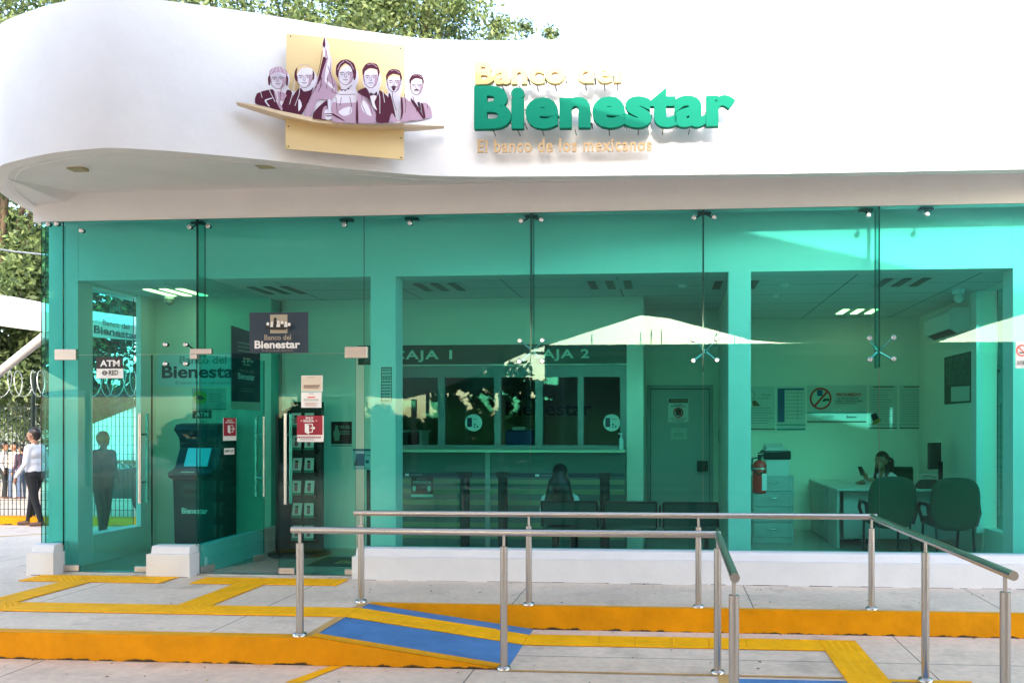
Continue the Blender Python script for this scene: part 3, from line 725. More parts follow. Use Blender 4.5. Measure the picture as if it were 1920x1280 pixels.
ink([(755, 685), (775, 668), (815, 680), (818, 730), (790, 746), (762, 738)], PW); ink([(760, 700), (812, 698), (812, 703), (760, 706)], MR); ink([(764, 716), (812, 714), (812, 719), (766, 722)], MR)
ink([(815, 620), (870, 625), (1000, 620), (1010, 680), (1000, 766), (920, 768), (815, 755)], PK)
ink([(860, 690), (900, 660), (960, 650), (955, 700), (900, 720)], PW); ink([(820, 700), (900, 750), (900, 756), (815, 712)], MR)
ink([(1000, 560), (1060, 570), (1090, 620), (1140, 700), (1140, 768), (1010, 768), (1005, 640)], PK)
ink([(1040, 600), (1080, 640), (1110, 720), (1060, 700), (1030, 650)], PW); ink([(995, 620), (1005, 615), (1010, 768), (992, 766)], MR)
ink([(1000, 545), (1065, 508), (1100, 560), (1150, 570), (1170, 530), (1240, 590), (1250, 690), (1235, 768), (1145, 768), (1140, 690), (1085, 590)], MR)
ink([(1098, 570), (1148, 572), (1130, 620), (1150, 680), (1120, 650)], PW); ink([(1100, 545), (1125, 558), (1150, 540), (1148, 572), (1125, 565), (1100, 572)], DK)
ink([(1250, 560), (1232, 600), (1255, 690), (1245, 766), (1300, 764), (1360, 762), (1390, 758), (1395, 620), (1330, 580), (1345, 680), (1310, 760), (1270, 700)], PK)
ink([(1235, 560), (1255, 575), (1290, 735), (1260, 700), (1235, 768), (1225, 768)], MR); ink([(1325, 585), (1340, 600), (1345, 700), (1325, 755), (1330, 690)], MR)
ink([(1390, 615), (1410, 620), (1500, 740), (1400, 756), (1388, 700)], PK); ink([(1400, 590), (1440, 630), (1500, 735), (1490, 742), (1410, 625)], MR)
ink([(1490, 620), (1545, 650), (1560, 700), (1555, 730), (1510, 738)], PK); ink([(1475, 630), (1495, 640), (1512, 736), (1498, 738)], MR)
ink([(1450, 625), (1470, 625), (1480, 680), (1465, 680)], DK)
# heads: hair, shadow side, brows, nose, mouth
def head(cx_, cy_, wd, ht, hair, must=0):
    def q(*p): return [(cx_ + a * wd, cy_ + b * ht) for a, b in p]
    stroke(q((-.44, -.1), (-.43, .12), (-.34, .33), (-.12, .47), (.08, .48), (.28, .36), (.4, .12), (.42, -.1)), 4, MR)
    ink(q((.22, .0), (.36, -.08), (.38, .12), (.28, .34), (.08, .47), (.2, .28)), PK)
    ink(q((-.42, .0), (-.36, .02), (-.34, .2), (-.38, .22)), PK)
    if hair == 'long':
        ink(q((-.52, .05), (-.5, -.3), (-.25, -.52), (.1, -.56), (.42, -.4), (.55, -.1), (.54, .2), (.42, .3), (.38, .0), (.25, -.25), (-.02, -.40), (-.28, -.22), (-.38, .0), (-.42, .2)), MR)
        stroke(q((0, -.52), (.25, -.4), (.42, -.15)), 5, PK); stroke(q((-.08, -.5), (-.3, -.36), (-.42, -.12)), 5, PK)
    elif hair == 'short':
        ink(q((-.46, .02), (-.5, -.25), (-.3, -.48), (0, -.55), (.35, -.47), (.5, -.2), (.45, .02), (.38, -.12), (.34, -.26), (-.05, -.32), (-.34, -.2), (-.4, -.05)), MR)
        stroke(q((-.2, -.46), (.1, -.5), (.35, -.36)), 4, PK)
    elif hair == 'bald':
        ink(q((-.44, .25), (-.54, .05), (-.52, -.2), (-.38, -.38), (-.42, -.1), (-.38, .1)), MR); ink(q((.42, -.25), (.52, -.1), (.5, .12), (.42, .2), (.44, 0)), MR)
        stroke(q((-.3, -.42), (0, -.5), (.28, -.42)), 4, PK)
    else:
        ink(q((-.48, -.12), (-.44, -.36), (-.15, -.5), (.15, -.5), (.44, -.34), (.5, -.1), (.2, -.24), (-.15, -.25)), PK)
        for k in (-.3, -.1, .1, .3): stroke(q((k * 1.3, -.2), (k, -.36), (k * .7, -.48)), 3.5, PW)
        ink(q((.42, -.12), (.54, 0), (.5, .36), (.4, .3), (.44, .1)), MR); ink(q((-.44, -.12), (-.54, .0), (-.52, .3), (-.42, .34), (-.42, .1)), MR)
    for k in (-1, 1):
        ex = k * .18 - .02
        stroke(q((ex - .11, .0), (ex, -.025), (ex + .11, .0)), 5.5, MR); stroke(q((ex - .08, .065), (ex, .05), (ex + .08, .065)), 3, MR); ink(q((ex - .035, .055), (ex + .035, .055), (ex + .025, .09), (ex - .025, .09)), DK)
        stroke(q((ex - .06, .11), (ex + .06, .11)), 2, PK)
    stroke(q((-.05, .03), (-.07, .19), (-.0, .225), (.05, .2)), 3, MR); ink(q((.0, .03), (.03, .03), (.07, .2), (.02, .22)), PK)
    if must: ink(q((-.2, .32), (-.12, .25), (0, .235), (.12, .25), (.2, .32), (.05, .30), (-.05, .30)), DK)
    stroke(q((-.13, .315), (0, .305), (.12, .315)), 4, MR); stroke(q((-.06, .36), (.06, .36)), 3, PK)
head(415, 445, 140, 165, 'tied'); head(615, 440, 140, 175, 'bald'); head(922, 425, 140, 178, 'long'); head(1110, 455, 128, 180, 'short'); head(1280, 500, 118, 165, 'short', 1); head(1447, 535, 108, 150, 'short', 1)
ink([(1268, 560), (1292, 560), (1290, 578), (1280, 586), (1271, 578)], MR)
stroke([(870, 545), (890, 575), (930, 582), (975, 545)], 5, MR)
for a in ((882, 562), (900, 578), (925, 580), (950, 568)): s.disc(420 + a[0] / 4, 40 + a[1] / 4 + 1.2, 1.6, MR, n=8)
# line work on clothes and flag
for pts in (((345, 515), (380, 600), (415, 670)), ((300, 560), (320, 640)), ((432, 600), (432, 680)), ((470, 540), (455, 600), (450, 670)), ((560, 520), (545, 600), (520, 690)), ((600, 540), (590, 620), (560, 700)),
            ((790, 300), (770, 400), (740, 500), (700, 590)), ((760, 300), (745, 400), (725, 480)), ((800, 410), (830, 500), (835, 560)), ((720, 560), (680, 620), (655, 680)), ((760, 540), (730, 600)), ((800, 500), (790, 580)),
            ((850, 540), (830, 600), (900, 622), (1000, 618)), ((860, 640), (870, 760)), ((960, 640), (975, 700), (960, 760)), ((900, 640), (890, 700)), ((1020, 590), (1070, 640), (1110, 700), (1125, 765)), ((1050, 620), (1050, 700), (1080, 760)),
            ((1160, 560), (1180, 640), (1180, 760)), ((1200, 590), (1215, 680)), ((1360, 620), (1370, 700), (1365, 755)), ((1270, 600), (1275, 660), (1300, 740)), ((1420, 640), (1440, 700), (1450, 750)), ((1520, 660), (1530, 730))):
    stroke(pts, 4, PW if pts[0][0] in (345, 300, 432, 560, 600, 1160, 1200) else MR)
for yy in (575, 600, 625, 650): s.disc(420 + 433 / 4, 40 + (yy + 25) / 4, 1.0, PW, n=8)
s.build('bust_cutout', T)

# ------------------------------------------------------------------ HANDRAILS
def handrail(posts, rail, label, zb):
    t = thing('handrail', label, 'handrail', (*posts[0][:2], zb), 'steel handrails beside the ramp')
    for (x, y, zf, zt) in posts:
        m = MB(); m.tube([(x, y, zf), (x, y, zt - .10)], .027, STEEL, 20)
        m.tube([(x, y, zt - .10), (x, y, zt - .098)], [.0268, .014], STEEL, 20); m.tube([(x, y, zt - .11), (x, y, zt - .018)], .011, STEEL, 12)
        p = m.build('post', t)
        MB().tube([(x, y, zf + .001), (x, y, zf + .014), (x, y, zf + .026), (x, y, zf + .030)], [.052, .052, .044, .028], STEEL, 24).build('flange', p)
    for i, seg in enumerate(rail):
        MB().tube(seg, .0255, STEEL, 24).build('rail', t)
ZR1 = .795
# front run: post on the kerb, two on lower ground, then turns towards the viewer
fr_posts = [(-2.738, 5.65, 0, ZR1), (-1.182, 5.60, -.2, ZR1), (.364, 5.62, -.2, ZR1)]
def rail_end(px, py, Y): q = P(px, py, Y); return q
# perpendicular leg end points: handrail ends near (1378,1083) and (1901,1085)
e1 = Vector((.40, 3.86, .86)); 
handrail_end = []
def solve_end(x, py, zt):      # Y where rail at x,height appears at row py
    return None
Yf = 1460 * (H - ZR1) / (1083 - 796)
def depthY(px, d): xx = (px - CX) / F; return d * (CT + xx * ST)
yA = depthY(1378, Yf); xA = P(1378, 900, yA).x; yB = depthY(1901, 1460 * (H - ZR1) / (1079 - 796)); xB = P(1901, 900, yB).x
handrail(fr_posts + [(xA, yA + .06, -.2, ZR1)], [[(-2.80, 5.65, ZR1), (-1.2, 5.605, ZR1), (.385, 5.62, ZR1)], [(.364, 5.648, ZR1), (xA, yA, ZR1)]], 'nearer steel handrail along the ramp with a short return', 0)
xm, ym = G(1735, 1285, -.2).x, 0
q = G(1735, 1277, -.2)
handrail([(-2.713, 6.76, 0, ZR1), (-1.206, 6.76, 0, ZR1), (.274, 6.78, 0, ZR1), (1.748, 6.80, 0, ZR1), (q.x, q.y, -.2, ZR1), (xB - .01, yB + .08, -.2, ZR1)],
         [[(-2.775, 6.76, ZR1), (1.79, 6.80, ZR1)], [(1.745, 6.828, ZR1), (xB, yB, ZR1)]], 'farther steel handrail behind the ramp with a long sloping-looking return', 0)

# ------------------------------------------------------------------ SIGNS ON THE GLASS
def bank_logo(s, cx_, y0, wd, m1, m2, tan):
    """little emblem on print: tan square with row of heads and a curved base"""
    s.rect(cx_ - wd * .26, y0, cx_ + wd * .26, y0 + wd * .56, tan)
    for k, (dx, h) in enumerate(((-.33, .22), (-.2, .2), (-.1, .08), (0, .17), (.12, .18), (.24, .2), (.34, .24))):
        s.disc(cx_ + dx * wd, y0 + wd * (h + .06), wd * .045, m2 if k != 2 else m1, wd * .055, 10)
        s.poly([(cx_ + (dx - .07) * wd, y0 + wd * .43), (cx_ + (dx - .045) * wd, y0 + wd * (h + .11)), (cx_ + (dx + .045) * wd, y0 + wd * (h + .11)), (cx_ + (dx + .07) * wd, y0 + wd * .43)], m1 if k % 2 == 0 else m2)
    s.poly([(cx_ - wd * .42, y0 + wd * .38), (cx_ + wd * .42, y0 + wd * .38), (cx_ + wd * .2, y0 + wd * .46), (cx_ - wd * .2, y0 + wd * .46)], m1)
TAN = mat('tan_print', (.42, .37, .28), .6); TANT = mat('tan_text', (.34, .29, .22), .6); NAVYS = mat('navy_sign', (.012, .032, .058), .5); DTXT = mat('dark_text', (.012, .03, .035), .6)
gf_ = FY(GY - .007)
s = Sign(gf_); s.rect(468, 586, 578, 662, NAVYS); bank_logo(s, 523, 590, 62, BLACK, WHITE, TAN)
s.text('Banco del', 498, 628, 548, 638, TANT, .02); s.text('Bienestar', 480, 639, 565, 654, WHITE, .03); s.text('El banco de los mexicanos', 494, 656, 552, 659, TANT, .0)
tag(s.build('window_sign'), 'dark blue sign with small emblem stuck high on the entrance glass', 'sign')
s = Sign(gf_); s.rect(181, 670, 231, 709, WHITE); s.rect(181, 670, 231, 691, BLACK); s.text('ATM', 188, 675, 225, 687, WHITE, .03)
s.text('RED', 205, 694, 222, 703, BLACK, .02); s.ring(197, 699, 4.5, 2.6, BLACK, 10); s.bar(192, 699, 203, 699, 1.2, BLACK)
tag(s.build('window_sign'), 'small black and white cash machine sticker on the left door', 'sign')
s = Sign(gf_); s.rect(557, 779, 607, 828, WHITE); s.rect(557, 779, 605, 815, MAROON)
for i in range(13): s.poly([(558 + i * 3.6, 818), (560.4 + i * 3.6, 818), (559.4 + i * 3.6, 821), (557 + i * 3.6, 821)], MAROON)
s.text('SOLO', 575, 781, 589, 785.5, WHITE, .03); s.text('SALIDA', 571, 786.5, 591, 791, WHITE, .03); s.rect(566, 788, 569, 789, WHITE); s.rect(594, 788, 597, 789, WHITE)
s.poly([(574, 794), (582, 797), (582, 814), (574, 810)], WHITE)
s.poly([(574, 794), (589, 794), (589, 800), (587.5, 800), (587.5, 795.5), (574, 795.5)], WHITE); s.poly([(582, 809), (587.5, 809), (587.5, 804), (589, 804), (589, 810.5), (582, 810.5)], WHITE)
s.poly([(585, 801), (590, 801), (590, 798.5), (594, 802), (590, 805.5), (590, 803), (585, 803)], WHITE); s.lines(566, 823, 598, 826, 1, LINEG)
tag(s.build('door_sign'), 'large maroon exit sign with white door symbol on right door leaf', 'sign')
s = Sign(gf_); s.rect(565, 704, 605, 733.5, WHITE); s.rect(566, 705, 603, 732.5, CREAM); s.lines(576, 707, 594, 709.5, 1, LINEG); s.lines(570, 722, 600, 729, 2, mat('brown_print', (.16, .06, .03), .6), .5, .1)
tag(s.build('notice'), 'beige paper notice above the white one on the door', 'notice')
s = Sign(gf_); s.rect(565, 735, 603, 764, WHITE); s.lines(579, 737, 589, 740, 1, LINEG); s.lines(577, 743.5, 591, 746, 1, REDP, .8, 0); s.lines(570, 748, 598, 752.5, 2, LINEG, .4, .1); s.lines(572, 755, 597, 762, 3, mat('pale_red_print', (.5, .25, .22), .6), .4, .2)
tag(s.build('notice'), 'white paper notice above the large exit sign', 'notice')
# signs on the open leaf
lp0 = Vector((-4.925, GY + .012, 0)); ld = Vector((math.cos(math.radians(72)), math.sin(math.radians(72)), 0))
of = Frame(lp0[:2], (lp0 + ld)[:2])
s = Sign(of, w=.008); s.rect(417, 783, 442, 826, WHITE); s.rect(418, 783, 441, 817, MAROON)
s.text('SOLO', 424, 786, 434, 789, WHITE, .03); s.text('ENTRADA', 421, 790, 438, 793, WHITE, .03)
s.poly([(425, 797), (430, 799), (430, 813), (425, 810)], WHITE); s.poly([(425, 797), (435, 797), (435, 802), (434, 802), (434, 798), (425, 798)], WHITE); s.poly([(430, 809), (434, 809), (434, 805), (435, 805), (435, 810), (430, 810)], WHITE); s.poly([(431, 803), (435, 803), (435, 801), (438, 803.5), (435, 806), (435, 804.5), (431, 804.5)], WHITE)
tag(s.build('door_sign'), 'narrow maroon entry sign on the open door leaf', 'sign')
s = Sign(of, w=.008); s.rect(419, 840, 438, 852, WHITE); s.text('EMPUJE', 420.5, 843, 436.5, 849, BLACK, .02)
tag(s.build('door_sign'), 'small white push sticker below the narrow maroon sign', 'sign')
# hanging banner on the glass partition
pf = Frame((-4.96, 8.0), (-4.96, 9.0))
s = Sign(pf, w=.004)
s.poly([(433, 610), (433, 764), (487, 768), (487, 628)], NAVY, th=.003); s.poly([(433, 752), (433, 767), (487, 770), (487, 754)], CREAM)
s.text('Bienestar', 445, 698, 476, 710, WHITE, .02); s.text('Banco del', 448, 690, 474, 696, TANT, .02); bank_logo(s, 461, 670, 26, BLACK, WHITE, TAN); s.lines(446, 727, 476, 736, 2, LINEG); s.lines(440, 640, 480, 662, 3, LINEG, .4)
tag(s.build('hanging_banner'), 'tall dark blue banner hung on the vestibule glass partition', 'banner')
# bank name on left side window
wf = Frame((-6.64, 8.2), (-6.64, 9.2))
s = Sign(wf, w=.002); s.text('Banco del', 192, 599, 242, 609, DTXT, .01); s.text('Bienestar', 175, 609, 259, 624, mat('pale_text', (.10, .20, .24), .5), .03); s.lines(190, 626, 242, 628, 1, LINEG)
tag(s.build('window_lettering'), 'pale lettering on the left side window above the razor wire', 'lettering')
s = Sign(FY(GY - .007)); s.rect(1904, 640, 1926, 690, mat('faded_print', (.5, .5, .48), .6)); s.ring(1916, 657, 11, 8.5, REDP); s.bar(1908, 649, 1924, 665, 2, REDP); s.bar(1911, 661, 1922, 661, 2, BLACK); s.text('NO FUMAR', 1907, 676, 1926, 684, BLACK, .01)
tag(s.build('window_sign'), 'no smoking sign on the glass at the far right', 'sign')

# ------------------------------------------------------------------ VESTIBULE: cash machine, signs
vf = FY(9.5)
s = Sign(vf); s.rect(294, 664, 447, 724, mat('light_box', (.62, .80, .90), .4), th=.04)
s.text('Banco del', 337, 668, 425, 682, mat('grey_green_text', (.16, .30, .30), .6), .02); s.text('Bienestar', 304, 685, 455, 709, mat('sign_navy_text', (.0, .045, .075), .6), .028); s.text('El banco de los mexicanos', 330, 714, 432, 720, MATS['grey_green_text'], .0)
tag(s.build('wall_sign'), 'pale blue bank name sign on the wall above the cash machine', 'sign')
s = Sign(vf); s.rect(360, 728, 424, 768, mat('pale_poster', (.45, .52, .50), .6)); s.disc(375, 745, 13, mat('lime_print', (.25, .45, .03), .5), 13); s.poly([(366, 746), (372, 740), (380, 742), (385, 748), (376, 750)], BLACK); s.lines(392, 738, 420, 755, 4, LINEG); s.rect(360, 766, 424, 768, LINEG)
tag(s.build('poster'), 'small poster with a lime green disc above the cash machine', 'poster')
s = Sign(vf); s.rect(361, 769, 397, 784, BLACK); s.text('ATM', 367, 772, 391, 781, WHITE, .03); s.text('RED', 375, 788, 387, 792, BLACK, .01)
tag(s.build('wall_sign'), 'small black sign directly over the cash machine', 'sign')
T = thing('cash_machine', 'tall dark blue cash machine standing in the vestibule', 'cash machine', (-5.94, 9.15, 0))
ax0 = P(331, 800, 9.1).x; ax1 = P(410, 800, 9.1).x; aw = ax1 - ax0
ATM_C = mat('machine_navy', (.008, .022, .04), .35, coat=.3)
prof = [(9.49, .0), (9.07, .0), (9.05, .5), (9.03, .92), (8.95, .95), (8.93, 1.0), (9.07, 1.06), (9.17, 1.3), (9.15, 1.42), (9.05, 1.52), (9.09, 1.58), (9.2, 1.60), (9.49, 1.60)]
m = MB(); m.prism([(ax0, y, z) for y, z in prof], (aw, 0, 0), ATM_C); bevel(m.build('body', T), .02, 3)
m = MB(); m.prism([(ax0 + .12, 9.065, 1.075), (ax1 - .12, 9.065, 1.075), (ax1 - .12, 9.158, 1.29), (ax0 + .12, 9.158, 1.29)], (0, -.012, .006), mat('screen_glow', (.05, .33, .42), .2, emit=.12)); m.build('screen', T)
m = MB(); m.box(ax0 + .15, ax1 - .22, 8.95, 9.05, 1.004, 1.02, STEELD); m.build('keypad', T)
m = MB(); m.box(ax0 + .1, ax1 - .1, 9.025, 9.045, .70, .86, mat('machine_panel', (.02, .04, .05), .4)); m.box(ax0 + .15, ax1 - .2, 9.02, 9.026, .75, .80, BLACK); m.build('cash_slot', T)
s = Sign(FY(9.045)); bank_logo(s, 368, 922, 26, BLACK, WHITE, TAN); s.text('Bienestar', 343, 951, 392, 962, WHITE, .03); s.build('logo', T)
m = MB(); q = P(317, 575, 9.2); m.tube([(q.x, q.y, ZC), (q.x, q.y, ZC - .05)], .055, COLM, 16); m.ball((q.x, q.y, ZC - .075), .05, mat('camera_dome', (.25, .26, .26), .3), 14, 8)
tag(m.build('security_camera'), 'small white dome camera on the vestibule ceiling', 'camera')

# ------------------------------------------------------------------ HALL
# brochure stand
T = thing('brochure_stand', 'black brochure stand with a round base inside the doors', 'brochure stand', (-4.42, 9.18, 0))
bx0 = P(541, 800, 9.2).x; bx1 = P(598, 800, 9.2).x; bm = (bx0 + bx1) / 2
MB().tube([(bm - .04, 9.2, .007), (bm - .04, 9.2, .022), (bm - .04, 9.2, .035)], [.36, .36, .3], BLACK, 40).build('base', T)
MB().box(bx0, bx1, 9.26, 9.34, .03, 1.86, BLACK).build('back_panel', T)
m = MB(); xl = P(524, 800, 9.1).x
m.hexa([(xl, 9.0, .03), (xl + .03, 9.0, .03), (bx0, 9.3, .03), (bx0 - .03, 9.3, .03)], [(xl, 9.0, 1.70), (xl + .03, 9.0, 1.70), (bx0, 9.3, 1.80), (bx0 - .03, 9.3, 1.80)], BLACK); m.build('side_panel', T)
PAP = [mat('leaflet_white', (.62, .62, .58), .5), mat('leaflet_figure', (.35, .10, .12), .5), mat('leaflet_green', (.03, .2, .12), .5)]
for r in range(6):
    z0 = .13 + r * .275
    for c in (0, 1):
        x = bx0 + .035 + c * (bx1 - bx0 - .07) * .52; wd = .115
        p = MB(); p.hexa([(x - .01, 9.19, z0), (x + wd + .02, 9.19, z0), (x + wd + .02, 9.255, z0), (x - .01, 9.255, z0)], [(x - .01, 9.185, z0 + .045), (x + wd + .02, 9.185, z0 + .045), (x + wd + .02, 9.255, z0 + .045), (x - .01, 9.255, z0 + .045)], BLACK)
        pk = p.build('shelf', T)
        t = random.uniform(-.012, .012)
        q = MB(); q.hexa([(x, 9.195, z0 + .02), (x + wd, 9.195, z0 + .02), (x + wd, 9.20, z0 + .02), (x, 9.20, z0 + .02)], [(x + t, 9.225, z0 + .22), (x + wd + t, 9.225, z0 + .22), (x + wd + t, 9.232, z0 + .22), (x + t, 9.232, z0 + .22)], PAP[0])
        q.hexa([(x, 9.1925, z0 + .045), (x + wd, 9.1925, z0 + .045), (x + wd, 9.196, z0 + .045), (x, 9.196, z0 + .045)], [(x, 9.1985, z0 + .075), (x + wd, 9.1985, z0 + .075), (x + wd, 9.202, z0 + .075), (x, 9.202, z0 + .075)], PAP[2])
        for zz, rr, mm in ((.165, .02, HAIR), (.145, .017, SKIN)): q.box(x + .055 - rr + t * .7, x + .055 + rr + t * .7, 9.211, 9.214, z0 + zz, z0 + zz + .025, mm)
        q.box(x + .035 + t * .5, x + .075 + t * .5, 9.2055, 9.2085, z0 + .085, z0 + .145, PAP[1])
        q.build('leaflet', T)
# doormat
m = MB(); a = G(560, 1062); m.box(-4.02, -2.6, 8.42, 9.0, .006, .014, mat('mat_green', (.01, .04, .03), .95))
vs, fs = text_geo('Bienestar', .03, 1.0, 0.0); lx = min(v.x for v in vs); hx = max(v.x for v in vs); hy = max(v.y for v in vs)
m.add([(-3.75 + (v.x - lx) / (hx - lx) * .95, 8.56 + v.y / hy * .2, .0165) for v in vs], fs, mat('mat_gold', (.35, .30, .08), .9))
tag(m.build('doormat'), 'dark green doormat with gold lettering inside the right door', 'doormat')
# posters in the hall, left of the pillar
hf = FY(TWY)
s = Sign(hf, .002); s.rect(621, 790, 660, 832, mat('dark_maroon_print', (.10, .01, .015), .5)); s.poly([(628, 826), (625, 812), (629, 802), (629, 797), (634, 797), (634, 802), (638, 812), (636, 826)], TAN); s.text('USA GEL', 637, 797, 657, 803, TAN, .02); s.lines(638, 807, 657, 816, 3, TAN); s.rect(621, 834, 660, 836, LINEG)
tag(s.build('poster'), 'dark maroon hand gel poster on the wall left of the pillar', 'poster')
# teller block
T = thing('teller_counter', 'long dark banded teller counter with two glazed windows', 'counter', (-1.9, TWY, 0))
s = Sign(hf, .01); s.rect(672, 648, 1175, 684, DGREEN, th=.05)
s.text('CAJA 1', 736, 657, 848, 679, mat('caja_text', (.55, .75, .62), .6), .024, 1.15); s.text('CAJA 2', 993, 655, 1105, 677, MATS['caja_text'], .024, 1.15); s.build('header_band', T)
cz = P(900, 843, TWY - .3).z
MB().box(tx0, tx1 - .005, TWY - .30, TWY + .119, cz - .03, cz, mat('counter_top', (.50, .58, .42), .35)).build('counter_shelf', T)
m = MB(); m.box(tx0, tx1 - .01, TWY - .10, TWY + .001, .0, cz - .031, mat('counter_panel', (.10, .16, .16), .35))
for z in (.16, .30, .44, .58, .72, .84): m.box(tx0 + .01, tx1 - .02, TWY - .112, TWY - .101, z, z + .06, mat('counter_reflection_stripe', (.26, .30, .18), .5))  # coloured strips imitating reflections of rails and steps, not real boards
m.box(tx0 + .01, tx1 - .02, TWY - .118, TWY - .1005, .94, .985, mat('counter_trim', (.04, .07, .09), .4)); m.build('counter_front', T)
for px in (915,):
    x = P(px, 800, TWY - .1).x; MB().box(x - .03, x + .03, TWY - .125, TWY - .02, 0, cz - .032, mat('counter_rib', (.35, .40, .38), .4)).build('counter_rib', T)
FR = mat('window_frame_grey', (.18, .22, .23), .4, metal=.3)
for x0, x1 in ((740, 746), (820, 833), (926, 938), (1003, 1017), (1083, 1094), (1163, 1175)):
    a = TP(x0, 700).x; b = TP(x1, 700).x; MB().box(a, b, TWY + .02, TWY + .08, cz + .001, tz1 - .002, FR).build('frame', T)
MB().box(tx0, tx1, TWY + .018, TWY + .085, 2.18, 2.329, FR).build('frame', T)
MB().box(tx0, tx1, TWY + .018, TWY + .085, cz + .002, cz + .05, FR).build('frame', T)
m = MB(); m.quad((tx0, TWY + .05, cz), (tx1, TWY + .05, cz), (tx1, TWY + .05, 2.3), (tx0, TWY + .05, 2.3), GLS2); m.build('glass', T)
s = Sign(FY(12.39)); s.text('Banco del', 960, 737, 1040, 750, BLACK, .01); s.text('Bienestar', 948, 753, 1110, 779, mat('wall_text_navy', (.01, .012, .03), .6), .02); s.lines(950, 783, 1050, 785, 1, BLACK)
tag(s.build('wall_lettering'), 'dark bank name lettering on the wall behind the tellers', 'lettering')
for (cx_, lb) in ((888, 'round mask sticker on the first teller window'), (1147, 'round mask sticker on the second teller window')):
    s = Sign(FY(TWY + .017)); s.disc(cx_, 792, 16, mat('sticker_pale', (.5, .6, .56), .5)); s.rect(cx_ - 12, 783, cx_ - 3, 800, NAVY); s.lines(cx_, 785, cx_ + 11, 789, 1, LINEG); s.rect(cx_ + 1, 794, cx_ + 4, 797, BLACK); s.rect(cx_ + 6, 798, cx_ + 9, 801, BLACK); s.rect(cx_ + 1, 799, cx_ + 3, 802, BLACK)
    tag(s.build('sticker'), lb, 'sticker')
m = MB(); q = TP(1165, 838); q.y = TWY - .12; q = P(1165, 838, TWY - .12)
m.tube([(q.x, q.y, cz + .001), (q.x, q.y, cz + .13), (q.x, q.y, cz + .15), (q.x, q.y, cz + .19)], [.03, .03, .012, .01], mat('bottle_clear', (.5, .62, .6), .2), 16); m.box(q.x - .04, q.x + .012, q.y - .008, q.y + .008, cz + .19, cz + .205, WHITE)
tag(m.build('gel_bottle'), 'clear hand gel pump bottle at the right end of the counter', 'bottle')
m = MB(); q0 = P(950, 832, 11); q1 = P(1001, 806, 11); m.box(q0.x, q1.x, 10.9, 11.0, 1.0, q1.z, mat('blue_crate', (.02, .06, .25), .5)); m.box(q0.x + .1, q0.x + .3, 10.85, 10.9, q1.z + .001, q1.z + .05, WHITE)
bevel(tag(m.build('office_chair_back'), 'blue chair back seen through the teller window', 'chair back'), .03, 3)
m = MB(); q0 = P(757, 838, 11.2); q1 = P(800, 806, 11.2)
m.box(q0.x, q1.x, 11.0, 11.4, q1.z - .03, q1.z, COLM); m.box(q1.x - .22, q1.x, 11.0, 11.3, .75, q1.z - .03, COLM); m.box(q0.x, q0.x + .3, 11.0, 11.3, .75, q1.z - .03, mat('printer_dark', (.07, .08, .08), .5))
tag(m.build('office_printer'), 'pale machine on a desk behind the first teller window', 'printer')
# schedule poster on the pillar and little screen left of it
s = Sign(FY(BY - .006)); s.rect(732, 688, 752, 755, mat('poster_light', (.55, .60, .58), .6)); s.rect(732, 688, 752, 690, BLACK); s.rect(732, 688, 733, 752, BLACK); s.rect(751, 688, 752, 752, BLACK)
for i, h in enumerate((690, 696, 702, 706, 712, 718, 724, 729, 735, 741, 747)):
    s.rect(733, h + 3.2, 751, h + 4.6, BLACK)
    if i in (3, 4, 6, 8, 9): 
        for xx in (737, 742, 747): s.rect(xx, h, xx + .8, h + 3.4, BLACK)
s.mb.v = [(x - .10, y, z) for x, y, z in s.mb.v]
tag(s.build('timetable'), 'narrow black and white timetable stuck on the thick left pillar', 'notice')
s = Sign(FY(9.0)); s.rect(662, 841, 722, 880, mat('poster_blue', (.35, .55, .60), .5), th=.006); s.rect(662, 841, 722, 845, mat('print_blue', (.02, .10, .18), .5)); s.rect(668, 850, 683, 873, MATS['print_blue']); s.poly([(664, 872), (668, 856), (670, 873)], BLACK); s.rect(686, 852, 700, 854, LINEG); s.rect(686, 862, 692, 868, MATS['print_blue']); s.lines(664, 876, 716, 879, 1, LINEG)
q = P(690, 880, 9.0); s.mb.box(q.x - .02, q.x + .02, 9.006, 9.03, .01, q.z + .1, BLACK); s.mb.box(q.x - .16, q.x + .16, 8.9, 9.14, .007, .02, BLACK)
tag(s.build('stand_sign'), 'blue notice on a black floor stand beside the thick left pillar', 'sign')
# queue posts with belts
QP = []
for i, (px, lb) in enumerate(((872, 'black queue post left of the middle one'), (943, 'black queue post beside the seated person'), (1134, 'black queue post right of the seated person'))):
    q = P(px, 886, 9.2)
    if i == 0:
        T = thing('queue_post', lb, 'queue post', (q.x, 9.2, 0), 'belt queue posts'); MB().tube([(q.x, 9.2, .03), (q.x, 9.2, .95)], .058, BLACK, 18).build('pole', T)
        MB().box(q.x - .07, q.x + .07, 9.14, 9.26, .951, 1.015, BLACK).build('head', T); MB().tube([(q.x, 9.2, .007), (q.x, 9.2, .03)], [.16, .14], BLACK, 28).build('base', T); Q0 = T; Q0x = q.x
    else: dup(Q0, (q.x - Q0x, 0, 0), lb, 'belt queue posts')
    QP.append(q.x)
BELT = mat('belt_navy', (.02, .035, .06), .6)
def belt(x0, x1, lb, txt=None):
    m = MB(); m.box(x0, x1, 9.19, 9.193, .955, 1.0, BELT)
    for k in range(max(1, int((x1 - x0) / .9))):
        cx_ = x0 + .32 + k * .9
        if cx_ + .2 < x1: m.box(cx_, cx_ + .05, 9.1875, 9.1895, .965, .992, WHITE); m.box(cx_ + .07, cx_ + .21, 9.1875, 9.1895, .972, .986, LINEG)
    tag(m.build('queue_belt'), lb, 'queue belt', 'queue belts')
belt(P(757, 890, 9.2).x - .3, QP[0] - .071, 'navy queue belt running left from the first post')
